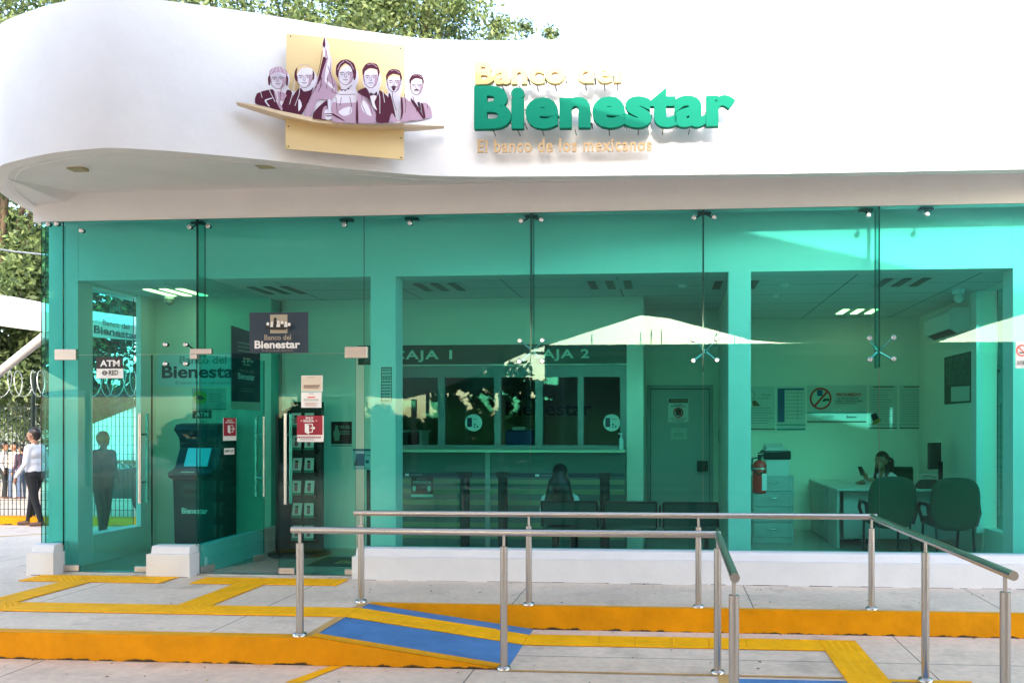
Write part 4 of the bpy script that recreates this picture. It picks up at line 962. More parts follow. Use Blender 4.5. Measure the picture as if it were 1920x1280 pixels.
belt(QP[1] + .071, QP[2] - .071, 'navy queue belt passing behind the seated person')
s = Sign(FY(9.18)); s.rect(771, 893, 812, 931, mat('sign_dark_brown', (.04, .015, .015), .5), th=.004); s.rect(771, 926, 812, 931, mat('sign_teal', (.3, .6, .5), .5)); s.text('DISTANCIA', 775, 901, 809, 906, MATS['sign_teal'], .02); s.text('MANTENGA TU', 782, 896, 801, 899, LINEG, .01); s.text('1.5 MTS', 783, 911, 801, 915, LINEG, .01)
for xx in (777, 805): s.disc(xx, 915, 3.4, MATS['sign_teal'], 5.5, 12)
tag(s.build('distance_sign'), 'dark keep-your-distance sign with two footprints below the belt', 'sign')
# waiting bench: four linked seats
CH = mat('perforated_steel', (.035, .10, .09), .45, metal=.3)
T = thing('waiting_bench', 'dark metal waiting bench of three linked seats seen from behind', 'bench', (-.4, 8.65, 0))
bz = P(1100, 940, 8.6).z
for x0, x1 in ((1014, 1122), (1131, 1233), (1242, 1347)):
    a = P(x0, 940, 8.6).x + .012; b = P(x1, 940, 8.6).x - .012
    m = MB(); m.hexa([(a, 8.66, .46), (b, 8.66, .46), (b, 8.675, .46), (a, 8.675, .46)], [(a, 8.56, bz - .01), (b, 8.56, bz - .01), (b, 8.575, bz - .01), (a, 8.575, bz - .01)], CH)
    m.tube([(a, 8.56, bz), (b, 8.56, bz)], .014, DARKM, 8); m.tube([(a, 8.56, bz), (a, 8.665, .44)], .012, DARKM, 8); m.tube([(b, 8.56, bz), (b, 8.665, .44)], .012, DARKM, 8); m.build('backrest', T)
    m = MB(); m.box(a, b, 8.68, 9.08, .405, .425, CH); bevel(m.build('seat', T), .008, 2)
xa = P(1014, 940, 8.6).x; xb = P(1347, 940, 8.6).x
MB().box(xa, xb, 8.80, 8.86, .33, .38, DARKM).build('beam', T)
for x in (xa + .12, xb - .12):
    m = MB(); m.box(x - .025, x + .025, 8.805, 8.855, .03, .33, DARKM); m.box(x - .03, x + .03, 8.62, 9.06, .008, .035, CHROME); m.build('leg', T)
for x in (xa, P(1126, 940, 8.6).x, P(1237, 940, 8.6).x, xb):
    m = MB(); m.tube([(x, 8.64, .45), (x, 8.66, .62), (x, 8.74, .66), (x, 8.98, .65), (x, 9.02, .60), (x, 8.98, .45)], .012, BLACK, 8); m.build('armrest', T)
# security door in recess
T = thing('security_door', 'grey steel inner door with prohibition notice and dark lock', 'door', (.18, 10.9, 0))
d0 = P(1213, 722, 10.88); d1 = P(1337, 722, 10.88)
GD = mat('door_grey', (.36, .40, .40), .45, noise=.05, nscale=3)
m = MB(); m.box(d0.x, d0.x + .045, 10.85, 10.9, 0, d0.z, GD); m.box(d1.x - .045, d1.x, 10.85, 10.9, 0, d0.z, GD); m.box(d0.x + .046, d1.x - .046, 10.85, 10.9, d0.z - .045, d0.z, GD); m.build('frame', T)
MB().box(d0.x + .055, d1.x - .055, 10.865, 10.895, .01, d0.z - .06, mat('door_leaf', (.42, .46, .46), .4, noise=.05, nscale=2)).build('leaf', T)
m = MB(); m.box(d0.x + .046, d1.x - .046, 10.896, 10.898, .0, d0.z - .046, BLACK); m.build('gap', T)
q = P(1317, 873, 10.85); m = MB(); m.box(q.x - .075, q.x + .075, 10.82, 10.864, q.z - .07, q.z + .07, mat('lock_green_black', (.015, .03, .03), .4)); bevel(m.build('lock', T), .01, 2)
s = Sign(FY(10.862)); s.rect(1253, 746, 1291, 791, WHITE); s.rect(1254, 747, 1290, 755, BLACK); s.text('ATENCION', 1257, 748.5, 1287, 753.5, mat('orange_text', (.6, .25, .15), .5), .02); s.text('ACCESO', 1264, 757, 1280, 759.5, BLACK, .02); s.text('RESTRINGIDO', 1258, 760, 1286, 762.5, BLACK, .02)
s.ring(1272, 773, 9.5, 7.3, REDP); s.poly([(1268, 778), (1266, 770), (1270, 766), (1277, 767), (1278, 776), (1274, 779)], BLACK); s.bar(1266, 767, 1278, 779, 2, REDP); s.text('SOLO PERSONAL', 1257, 783, 1287, 785.5, BLACK, .02); s.text('AUTORIZADO', 1261, 787, 1283, 789.5, BLACK, .02)
tag(s.build('door_notice'), 'white restricted access notice with red circle on the inner steel door', 'notice')
s = Sign(FY(10.862)); s.rect(1258, 802, 1288, 823, mat('paper_blue', (.55, .66, .64), .6)); s.lines(1268, 806, 1279, 808, 1, REDP); s.lines(1262, 811, 1284, 820, 4, LINEG)
tag(s.build('door_notice'), 'plain small paper below the red circle notice', 'notice')
m = MB(); q0 = P(1347, 828, 10.88); q1 = P(1356, 806, 10.88); m.box(q0.x, q1.x, 10.85, 10.899, q0.z, q1.z, BLACK)
tag(m.build('card_reader'), 'slim black card reader beside the inner steel door', 'card reader')
for px, py, lb in ((1457, 553, 'small ceiling motion sensor near the right pillar'), (1472, 532, 'flat smoke detector on the office ceiling'), (1280, 534, 'smoke detector above the waiting bench')):
    q = G(px, py, ZC); m = MB(); m.tube([(q.x, q.y, ZC - .001), (q.x, q.y, ZC - .025), (q.x, q.y, ZC - .035)], [.055, .055, .03], COLM, 18); tag(m.build('ceiling_detector'), lb, 'detector')

# ------------------------------------------------------------------ OFFICE
rf = FY(11.855)
PG = mat('poster_paper', (.60, .64, .60), .6); BROWNL = mat('brown_line', (.16, .09, .04), .6); TEALL = mat('teal_line', (.05, .25, .27), .6)
s = Sign(rf); s.rect(1400, 724, 1453, 806, PG); s.ring(1407, 741, 9, 8, LINEG); s.poly([(1410, 752), (1416, 750), (1426, 761), (1412, 761)], mat('hand_brown', (.22, .10, .05), .6)); s.text('FRAUDE', 1428, 738, 1446, 743, LINEG, .0); s.lines(1420, 746, 1448, 749, 1, LINEG); s.lines(1404, 764, 1450, 797, 7, LINEG, .2); s.rect(1400, 803, 1453, 805, BROWNL)
tag(s.build('poster'), 'poster with a hand and magnifier above the fire extinguisher', 'poster')
s = Sign(rf); s.rect(1456, 724, 1510, 806, PG); s.rect(1458, 729, 1471, 791, mat('deep_blue_print', (.01, .09, .22), .5)); s.rect(1458, 728, 1507, 731, MATS['deep_blue_print']); s.lines(1474, 736, 1506, 790, 8, LINEG, .12, .05); s.rect(1495, 732, 1495.6, 790, LINEG); s.rect(1456, 795, 1510, 797, TEALL); s.rect(1456, 803, 1510, 806, TEALL)
tag(s.build('poster'), 'tall chart poster with a deep blue left column', 'poster')
s = Sign(rf); s.rect(1513, 722, 1625, 792, PG); s.rect(1513, 772.5, 1624, 774.5, TEALL); s.rect(1513, 789, 1624, 791.5, BROWNL)
s.disc(1538, 747, 18, mat('pale_disc', (.55, .66, .55), .6)); s.rect(1532, 731, 1542, 742, MATS['deep_blue_print']); s.poly([(1541, 752), (1545, 747), (1555, 747), (1554, 752), (1549, 751), (1545, 753)], DGREEN); s.ring(1538.5, 747, 20.5, 17, REDP); s.bar(1527, 761, 1552, 733, 4, REDP)
s.text('PROHIBIDO', 1568, 736.5, 1614, 742.5, REDP, .03); s.text('EL USO DE CELULAR,', 1571, 745, 1610, 748.5, DTXT, .01); s.text('GORRA Y LENTES OSCUROS', 1566, 750, 1617, 753.5, DTXT, .01); s.lines(1566, 755.5, 1616, 758, 1, BROWNL); s.text('HACIENDA', 1540, 778, 1564, 782, LINEG, .0); s.text('Bienestar', 1587, 779, 1606, 783, DTXT, .02)
tag(s.build('poster'), 'wide prohibition poster with a red circle and red heading', 'poster')
for x0, x1, lb in ((1629, 1682, 'text poster with a small tilted sticker behind the seated woman'), (1686, 1741, 'right-hand text poster in the office corner')):
    s = Sign(rf); s.rect(x0, 722, x1, 804, PG); s.lines(x0 + 8, 724, x1 - 4, 728, 1, BROWNL, .5, .1); s.lines(x0 + 4, 731, x1 - 4, 793, 14, LINEG, .16, .3); s.rect(x0, 801, x1, 803, BROWNL); s.rect(x0, 795, x1, 796, LINEG)
    if x0 == 1629: s.poly([(1632, 778), (1642, 773), (1648, 784), (1637, 789)], DTXT); s.poly([(1634, 796), (1638, 789), (1649, 784), (1652, 786), (1647, 793)], mat('ochre_print', (.35, .25, .04), .6))
    tag(s.build('poster'), lb, 'poster')
rw = Frame((3.735, 11), (3.735, 10))     # right wall faces left
s = Sign(rw, .002); 
def rwp(pts, m, th=0.0): s.poly(pts, m, th)
rwp([(1771, 670), (1771, 758), (1822, 754), (1822, 658)], mat('frame_dark', (.06, .08, .07), .5), .02); rwp([(1774, 673), (1774, 722), (1819, 720), (1819, 662)], mat('picture_grey', (.14, .17, .15), .6, noise=.5, nscale=14)); rwp([(1784, 725), (1784, 753), (1819, 751), (1819, 723)], PG)
tag(s.build('wall_calendar'), 'large dark wall calendar on the office side wall', 'calendar')
# air conditioner on right wall
T = thing('air_conditioner', 'white split air conditioner high on the office side wall', 'air conditioner', (3.6, 10.4, 2.85))
m = MB(); pr = [(3.738, 2.76), (3.60, 2.72), (3.50, 2.78), (3.49, 2.98), (3.54, 3.03), (3.738, 3.03)]
m.prism([(x, 9.9, z) for x, z in pr], (0, .95, 0), COLM); bevel(m.build('body', T), .012, 2)
MB().prism([(3.605, 9.97, 2.722), (3.515, 9.97, 2.775), (3.515, 10.77, 2.775), (3.605, 10.77, 2.722)], (-.006, 0, -.006), BLACK).build('vent', T)
m = MB(); q = P(1797, 560, 9.5); m.tube([(q.x, 9.5, ZC), (q.x, 9.5, ZC - .05)], [.075, .065], COLM, 18); m.ball((q.x, 9.5, ZC - .09), .055, COLM, 14, 8, (1, 1, 1.1)); tag(m.build('security_camera'), 'white dome camera on the office ceiling above the air conditioner', 'camera')
# filing cabinet, printer
T = thing('filing_cabinet', 'grey four drawer filing cabinet in the office corner', 'cabinet', (1.42, 10.6, 0))
c0 = P(1411, 1015, 10.45).x; c1 = P(1488, 1015, 10.45).x; CAB = mat('cabinet_grey', (.36, .42, .42), .45)
MB().box(c0, c1, 10.45, 10.95, .01, .905, CAB).build('body', T)
for i in range(4):
    z0 = .09 + i * .205; d = MB().box(c0 + .015, c1 - .015, 10.435, 10.449, z0, z0 + .19, CAB).build('drawer', T); bevel(d, .004, 1)
    m = MB(); cxm = (c0 + c1) / 2; m.tube([(cxm - .06, 10.434, z0 + .12), (cxm - .05, 10.41, z0 + .11), (cxm + .05, 10.41, z0 + .11), (cxm + .06, 10.434, z0 + .12)], .009, CHROME, 8); m.build('handle', d)
T = thing('printer', 'black and white office printer standing on the filing cabinet', 'printer', (1.5, 10.6, .906))
p0_ = P(1437, 893, 10.42); p1_ = P(1484, 893, 10.42); z = .907
MB().box(p0_.x, p1_.x - .03, 10.45, 10.85, z, z + .21, mat('printer_white', (.55, .58, .58), .4)).build('body', T)
o = MB().box(p0_.x - .03, p1_.x, 10.43, 10.87, z + .211, z + .33, mat('printer_black', (.012, .014, .016), .3)).build('scanner', T); bevel(o, .02, 2)
m = MB(); m.hexa([(p0_.x, 10.5, z + .331), (p1_.x - .05, 10.5, z + .331), (p1_.x - .05, 10.85, z + .331), (p0_.x, 10.85, z + .331)], [(p0_.x + .02, 10.55, z + .36), (p1_.x - .07, 10.55, z + .36), (p1_.x - .07, 10.85, z + .42), (p0_.x + .02, 10.85, z + .42)], MATS['printer_white']); m.build('lid', T)
# extinguisher
T = thing('fire_extinguisher', 'red fire extinguisher hanging left of the filing cabinet', 'fire extinguisher', (1.12, 9.5, .9))
q = P(1424, 880, 9.5); RED = mat('extinguisher_red', (.85, .03, .02), .3, coat=.4)
m = MB(); zb_ = P(1424, 924, 9.5).z; zt_ = P(1424, 862, 9.5).z
m.tube([(q.x, 9.5, zb_), (q.x, 9.5, zb_ + .02), (q.x, 9.5, zt_ - .06), (q.x, 9.5, zt_ - .02), (q.x, 9.5, zt_)], [.075, .085, .085, .06, .03], RED, 24); m.build('cylinder', T)
m = MB(); m.tube([(q.x, 9.5, zt_), (q.x, 9.5, zt_ + .05)], .022, BLACK, 10); m.box(q.x - .02, q.x + .09, 9.485, 9.515, zt_ + .05, zt_ + .065, BLACK); m.hexa([(q.x - .02, 9.485, zt_ + .075), (q.x + .08, 9.485, zt_ + .10), (q.x + .08, 9.515, zt_ + .10), (q.x - .02, 9.515, zt_ + .075)], [(q.x - .02, 9.485, zt_ + .087), (q.x + .08, 9.485, zt_ + .112), (q.x + .08, 9.515, zt_ + .112), (q.x - .02, 9.515, zt_ + .087)], BLACK); m.build('valve', T)
MB().tube([(q.x - .02, 9.5, zt_ + .03), (q.x - .09, 9.47, zt_ + .02), (q.x - .10, 9.42, zt_ - .10), (q.x - .02, 9.40, zt_ - .17), (q.x + .06, 9.41, zt_ - .13)], .010, BLACK, 8).build('hose', T)
m = MB(); m.tube([(q.x, 9.5, zt_ - .11), (q.x, 9.5, zt_ - .09)], .0865, STEELD, 24); m.box(.886, q.x - .05, 9.53, 9.56, zt_ - .15, zt_ - .06, STEELD); m.build('bracket', T)
m = MB(); m.box(q.x + .02, q.x + .075, 9.408, 9.413, zt_ - .36, zt_ - .16, WHITE); m.build('tag', T)
# desk
T = thing('desk', 'L-shaped pale office desk with the seated woman', 'desk', (2.9, 10.4, 0))
DT = mat('desk_top', (.50, .54, .50), .3); DP = mat('desk_panel', (.45, .48, .46), .5)
dz = .77; q0 = P(1567, 908, 10.1)
o = MB().box(q0.x, 3.72, 10.05, 10.75, dz - .03, dz, DT).build('desktop', T); bevel(o, .005, 1)
MB().box(q0.x + .12, 3.70, 10.2, 10.225, .12, dz - .031, DP).build('modesty_panel', T)
MB().box(q0.x + .02, q0.x + .05, 10.1, 10.7, .01, dz - .031, DP).build('side_panel', T)
q2 = P(1538, 905, 11.0); o = MB().box(q2.x, q2.x + .42, 10.76, 11.84, dz - .03, dz - .001, DT).build('desktop', T); bevel(o, .005, 1)
MB().box(q2.x + .02, q2.x + .4, 10.8, 11.8, .02, dz - .031, DP).build('drawer_unit', T)
# monitor, phone
T = thing('monitor', 'dark computer monitor seen from behind on the desk', 'monitor', (3.2, 10.3, dz))
q = P(1740, 830, 10.35); q1 = P(1766, 880, 10.35)
m = MB(); m.hexa([(q.x, 10.33, q1.z), (q1.x + .06, 10.55, q1.z), (q1.x + .05, 10.59, q1.z), (q.x, 10.37, q1.z)], [(q.x, 10.33, q.z), (q1.x + .06, 10.55, q.z), (q1.x + .05, 10.59, q.z), (q.x, 10.37, q.z)], mat('monitor_back', (.03, .035, .03), .5)); m.build('screen_housing', T)
m = MB(); m.box(q1.x - .02, q1.x + .03, 10.40, 10.43, dz + .012, q1.z + .1, BLACK); m.box(q1.x - .10, q1.x + .12, 10.34, 10.52, dz + .001, dz + .013, BLACK); m.build('stand', T)
T = thing('desk_phone', 'black desk telephone beside the monitor', 'telephone', (3.1, 10.2, dz))
q = P(1738, 895, 10.15)
m = MB(); m.hexa([(q.x - .12, 10.08, dz + .001), (q.x + .12, 10.08, dz + .001), (q.x + .12, 10.26, dz + .001), (q.x - .12, 10.26, dz + .001)], [(q.x - .11, 10.09, dz + .12), (q.x + .11, 10.09, dz + .12), (q.x + .11, 10.25, dz + .05), (q.x - .11, 10.25, dz + .05)], mat('phone_dark', (.02, .02, .018), .4)); m.build('base', T)
m = MB(); m.tube([(q.x - .1, 10.12, dz + .135), (q.x - .08, 10.12, dz + .165), (q.x, 10.12, dz + .175), (q.x + .08, 10.12, dz + .165), (q.x + .1, 10.12, dz + .135)], [.022, .018, .014, .018, .022], mat('handset_grey', (.3, .32, .3), .4), 10); m.build('handset', T)
# visitor chairs (green upholstery)
UPH = mat('green_upholstery', (.0, .065, .038), .9, noise=.12, nscale=20)
def visitor(x, y, label, sc_=1.0):
    t = thing('visitor_chair', label, 'chair', (x, y, 0), 'green office armchairs')
    # backrest: rounded slab via profile
    m = MB(); pts = []; N = 28; hw = .27 * sc_; hh = .315
    for i in range(N):
        a = 2 * math.pi * i / N; ca, sa = math.cos(a), math.sin(a); k = 3.2
        pts.append((math.copysign(abs(ca) ** (2 / k), ca) * hw, math.copysign(abs(sa) ** (2 / k), sa) * hh))
    rings = []
    for yo, sc2 in ((-.045, .80), (-.035, .93), (-.01, 1.0), (.03, .97), (.05, .85)):
        rings.append([(x + a * sc2, y + yo + .05 * (1 - ((b / hh) * .5 + .5)) , .655 + b * sc2) for a, b in pts])
    vs = [v for r in rings for v in r]; R = len(rings)
    m.add(vs, [(r * N + i, r * N + (i + 1) % N, (r + 1) * N + (i + 1) % N, (r + 1) * N + i)[::-1] for r in range(R - 1) for i in range(N)] + [tuple(range(N)), tuple(range((R - 1) * N, R * N))[::-1]], UPH, True); m.build('backrest', t)
    m = MB(); m.box(x - .25, x + .25, y + .06, y + .52, .38, .47, UPH); bevel(m.build('seat', t), .035, 3)
    for sgn in (-1, 1):
        m = MB(); xx = x + sgn * .29; m.tube([(xx - sgn * .05, y + .03, .40), (xx, y + .05, .55), (xx, y + .08, .64), (xx, y + .36, .645), (xx, y + .42, .56), (xx - sgn * .03, y + .34, .42)], .022, BLACK, 10); m.build('armrest', t)
    for xx in (-.21, .21):
        m = MB(); m.tube([(x + xx, y + .03, .40), (x + xx, y + .02, .2), (x + xx, y - .02, .012)], .014, BLACK, 10); m.tube([(x + xx, y + .50, .40), (x + xx, y + .54, .012)], .014, BLACK, 10); m.tube([(x + xx, y - .02, .022), (x + xx, y + .54, .022)], .014, BLACK, 10); m.build('leg', t)
    return t
c1p = P(1674, 900, 9.45); c2p = P(1792, 900, 9.30)
visitor(c1p.x, 9.45, 'green armchair in front of the woman at the desk', 1.05); visitor(c2p.x, 9.30, 'green armchair closest to the right side window', 1.05)
T = thing('desk_chair', 'green desk chair the woman is sitting on', 'chair', (3.0, 11.25, 0))
q = P(1683, 890, 11.45); m = MB(); m.box(q.x - .22, q.x + .22, 11.42, 11.49, .55, .98, UPH); bevel(m.build('backrest', T), .05, 4)
m = MB(); m.box(q.x - .24, q.x + .24, 10.98, 11.42, .40, .47, UPH); bevel(m.build('seat', T), .03, 3)
m = MB(); m.tube([(q.x, 11.2, .06), (q.x, 11.2, .40)], .03, BLACK, 12)
for k in range(5): a = k * 2 * math.pi / 5; m.tube([(q.x, 11.2, .08), (q.x + .26 * math.cos(a), 11.2 + .26 * math.sin(a), .05)], .018, BLACK, 8)
m.box(q.x - .03, q.x + .03, 11.43, 11.46, .38, .6, BLACK); m.build('base', T)

# ------------------------------------------------------------------ PEOPLE
def figure(name, caps, loc, rotz, label, voxel=.014, hair_child=None, fingers=None):
    """caps: (p0, r0, p1, r1, material) in body space (x right, y forward, z up); voxel-joined into one skin"""
    bm = bmesh.new()
    for p0, r0, p1, r1, _ in caps:
        p0 = Vector(p0); p1 = Vector(p1); d = p1 - p0; L = d.length
        steps = max(2, int(L / (min(r0, r1) * .5)) + 1) if L > 1e-4 else 1
        for i in range(steps + 1 if L > 1e-4 else 1):
            t = i / steps if L > 1e-4 else 0; r = r0 + (r1 - r0) * t
            bmesh.ops.create_icosphere(bm, subdivisions=2, radius=r, matrix=Matrix.Translation(p0 + d * t))
    me = bpy.data.meshes.new(name); bm.to_mesh(me); bm.free()
    o = bpy.data.objects.new(name, me); COL.objects.link(o)
    md = o.modifiers.new('r', 'REMESH'); md.mode = 'VOXEL'; md.voxel_size = voxel
    ms = o.modifiers.new('s', 'SMOOTH'); ms.iterations = 3; ms.factor = .5
    bpy.context.view_layer.update()
    me2 = bpy.data.meshes.new_from_object(o.evaluated_get(bpy.context.evaluated_depsgraph_get()))
    o.modifiers.clear(); o.data = me2; bpy.data.meshes.remove(me)
    mats = []
    for c in caps:
        if c[4] not in mats: mats.append(c[4])
    for mm in mats: me2.materials.append(mm)
    cs = [(Vector(c[0]), c[1], Vector(c[2]), c[3], mats.index(c[4])) for c in caps]
    for p in me2.polygons:
        c = p.center; best = 9; bi = 0
        for a, ra, b, rb, k in cs:
            d = b - a; L2 = d.length_squared; t = 0 if L2 < 1e-9 else max(0, min(1, (c - a).dot(d) / L2))
            dist = (c - (a + d * t)).length - (ra + (rb - ra) * t)
            if dist < best: best = dist; bi = k
        p.material_index = bi; p.use_smooth = True
    o.name = name; o.location = loc; o.rotation_euler = (0, 0, rotz)
    tag(o, label, 'person'); return o
EYEM = mat('eye_dark', (.01, .008, .008), .3)
def head_caps(c, hair, long=False, skin=SKIN):
    x, y, z = c
    L = [((x, y, z + .02), .088, (x, y - .01, z + .03), .088, skin), ((x, y + .03, z - .05), .062, (x, y + .04, z - .07), .045, skin),
         ((x, y + .098, z + .0), .012, (x, y + .112, z - .025), .014, skin), ((x - .085, y, z - .005), .016, (x - .085, y, z - .02), .014, skin), ((x + .085, y, z - .005), .016, (x + .085, y, z - .02), .014, skin),
         ((x, y - .02, z + .055), .092, (x, y - .045, z + .03), .088, hair), ((x, y - .05, z), .075, (x, y - .05, z - .04), .06, hair)]
    return L
def hand_caps(p, d, curl=0.3, skin=SKIN, side=1):
    """palm plus four fingers and a thumb from wrist p pointing along d"""
    p = Vector(p); d = Vector(d).normalized(); s_ = Vector((1, 0, 0)) * side; s_ = (s_ - d * s_.dot(d)).normalized(); n_ = d.cross(s_)
    L = [(p, .026, p + d * .075, .030, skin)]
    for k, l in enumerate((.065, .078, .072, .055)):
        b = p + d * .085 + s_ * (.027 - .018 * k); m1 = b + d * l * .5 + n_ * l * .15 * curl; e_ = m1 + d * l * .45 * (1 - curl) + n_ * l * .5 * curl
        L += [(b, .0095, m1, .0085, skin), (m1, .0085, e_, .007, skin)]
    b = p + d * .02 + s_ * .032; L += [(b, .012, b + d * .035 + s_ * .022, .010, skin), (b + d * .035 + s_ * .022, .010, b + d * .065 + s_ * .022, .008, skin)]
    return L
def standing(h, shirt, trousers, shoe, hair, stride=.12, armf=.1, skin=SKIN, bend=0.0):
    k = h / 1.72
    def V(x, y, z): return (x * k, y * k, z * k)
    c = head_caps((0, .02 * k, 1.60 * k), hair, skin=skin)
    c += [(V(0, 0, 1.40), .055 * k, V(0, .01, 1.52), .05 * k, skin),
          (V(-.14, 0, 1.37), .075 * k, V(.14, 0, 1.37), .075 * k, shirt), (V(-.09, 0, 1.28), .115 * k, V(.09, 0, 1.28), .115 * k, shirt), (V(-.07, .01, 1.12), .11 * k, V(.07, .01, 1.12), .11 * k, shirt), (V(-.07, 0, 1.0), .112 * k, V(.07, 0, 1.0), .112 * k, shirt),
          (V(-.08, -.01, .90), .115 * k, V(.08, -.01, .90), .115 * k, trousers)]
    for s_ in (-1, 1):
        f = stride * s_
        c += [(V(s_ * .095, 0, .86), .095 * k, V(s_ * .10, f * .5 + .02, .48), .062 * k, trousers), (V(s_ * .10, f * .5 + .02, .48), .062 * k, V(s_ * .10, f, .10), .045 * k, trousers),
              (V(s_ * .10, f - .02, .05), .042 * k, V(s_ * .105, f + .16, .035), .035 * k, shoe)]
        el = V(s_ * .235, -.03 + armf * s_ * -.4, 1.10); wr = V(s_ * .225, .08 + armf * s_ * -.8, .88)
        c += [(V(s_ * .185, 0, 1.37), .06 * k, el, .045 * k, shirt), (el, .043 * k, wr, .032 * k, shirt)]
        c += hand_caps(wr, (0, .15, -1), .35, skin, side=-s_)
    return c
ml = G(50, 985, -.2)
figure('person', standing(1.72, SHW, TRD, SHOE, HAIR, .16, .12), (ml.x + .15, ml.y, -.2), math.radians(100), 'man in white shirt and dark trousers walking past the left end')
for px, py, h, sh, tr, rz, lb in ((8, 930, 1.68, SHW, TRD, -60, 'man in white shirt nearest the left edge behind the fence'), (27, 925, 1.66, mat('cream_shirt', (.5, .45, .42), .8), JEAN, 170, 'person in pale shirt half hidden between two others behind the fence'), (42, 924, 1.60, SHD, JEAN, 80, 'person in purple shirt and jeans behind the fence')):
    q = P(px, py, 21.5); q.z = -.6; figure('person', standing(h, sh, tr, SHOE, HAIR, .05, .05), (q.x, q.y, -.6), math.radians(rz), lb, .02)
q = P(1874, 900, 15.5); figure('person', standing(1.74, SHW, TRD, SHOE, HAIR, .1, .05), (q.x, q.y, -.2), math.radians(20), 'person in white shirt outside the right side window', .02)
q = P(193, 900, 11.8); figure('person', standing(1.66, OLIVE, OLIVE, BLACK, HAIR, .08, .05, mat('skin_dark', (.12, .06, .04), .6)), (q.x, q.y, -.2), math.radians(-100), 'person in dark olive clothes standing beyond the left side window', .02)
# woman at the desk
wq = P(1658, 870, 10.95)
def woman():
    L = head_caps((0, .05, .42 + .0), HAIRB)
    hz = .42
    L += [((0, .02, .20), .05, (0, .03, .32), .045, SKIN), ((-.13, 0, .21), .06, (.13, 0, .21), .06, SHW), ((-.07, 0, .08), .10, (.07, 0, .08), .10, SHW), ((-.06, 0, -.06), .10, (.06, 0, -.06), .10, SHW), ((-.08, .02, -.22), .12, (.08, .02, -.22), .12, TRD)]
    # thighs and shins under the desk
    for s_ in (-1, 1): L += [((s_ * .09, .05, -.25), .085, (s_ * .1, .42, -.22), .06, TRD), ((s_ * .1, .42, -.22), .06, (s_ * .1, .40, -.62), .045, TRD), ((s_ * .1, .40, -.66), .04, (s_ * .1, .52, -.68), .032, BLACK)]
    # arms: right hand raises the phone, left lies on the desk
    L += [((-.17, 0, .20), .052, (-.24, .20, .12), .042, SHW), ((-.24, .20, .12), .04, (-.05, .41, .20), .028, SKIN)]; L += hand_caps((-.05, .41, .20), (.1, .45, .75), .6, side=-1)
    L += [((.17, 0, .20), .052, (.24, .14, .12), .042, SHW), ((.24, .14, .12), .04, (.10, .34, .135), .028, SKIN)]; L += hand_caps((.10, .34, .135), (-.4, .9, 0), .3)
    # long hair
    L += [((-.06, -.05, .42), .06, (-.09, -.03, .16), .045, HAIRB), ((.06, -.05, .42), .06, (.09, -.03, .14), .045, HAIRB), ((0, -.08, .42), .07, (0, -.10, .12), .06, HAIRB), ((-.085, .02, .40), .03, (-.10, .05, .14), .03, HAIRB), ((.085, .02, .40), .03, (.10, .05, .14), .03, HAIRB)]
    return L
zhead = 1.58 - (863 - 796) / 1460 * 10.95
wz = zhead - .42
W = figure('person', woman(), (wq.x, 10.98, wz), math.radians(125), 'woman with long brown hair looking at a phone at the desk', .010)
# phone in her hand: at wrist + fingers, body space -> world
R_ = Matrix.Rotation(math.radians(125), 4, 'Z'); ph = Vector((wq.x, 10.98, wz)) + (R_ @ Vector((-.035, .485, .30)))
m = MB(); m.box(-.036, .036, -.005, .005, -.07, .07, BLACK); o = m.build('mobile_phone'); o.location = ph; o.rotation_euler = (math.radians(-25), 0, math.radians(125)); bevel(tag(o, 'black phone held in the hand of the woman at the desk', 'phone'), .004, 2)
# seated person seen from behind
sq = P(1050, 905, 8.78)
def seated():
    hz = 1.0
    L = head_caps((0, 0, hz), HAIR)
    L += [((0, -.06, hz + .02), .085, (0, -.10, hz - .12), .10, HAIR), ((-.05, -.09, hz - .08), .08, (-.09, -.10, hz - .27), .08, HAIR), ((.05, -.09, hz - .08), .08, (.09, -.10, hz - .27), .08, HAIR), ((0, -.1, hz - .1), .09, (0, -.10, hz - .28), .09, HAIR)]
    L += [((0, -.01, hz - .2), .05, (0, 0, hz - .1), .045, SKIN), ((-.13, -.01, hz - .25), .06, (.13, -.01, hz - .25), .06, SHW), ((-.08, 0, hz - .36), .10, (.08, 0, hz - .36), .10, SHW), ((-.08, .02, .54), .12, (.08, .02, .54), .12, TRD)]
    for s_ in (-1, 1):
        L += [((s_ * .09, .05, .51), .085, (s_ * .11, .40, .48), .06, TRD), ((s_ * .11, .40, .48), .06, (s_ * .11, .40, .10), .045, TRD), ((s_ * .11, .40, .05), .04, (s_ * .11, .52, .04), .032, BLACK),
              ((s_ * .17, -.01, hz - .26), .05, (s_ * .22, .06, hz - .45), .04, SHW), ((s_ * .22, .06, hz - .45), .038, (s_ * .10, .26, .60), .028, SKIN)]
        L += hand_caps((s_ * .10, .26, .60), (-s_ * .3, .8, 0), .4, side=-s_)
    return L
figure('person', seated(), (sq.x, 8.80, 0), 0, 'person with long black hair sitting on the waiting bench', .012)

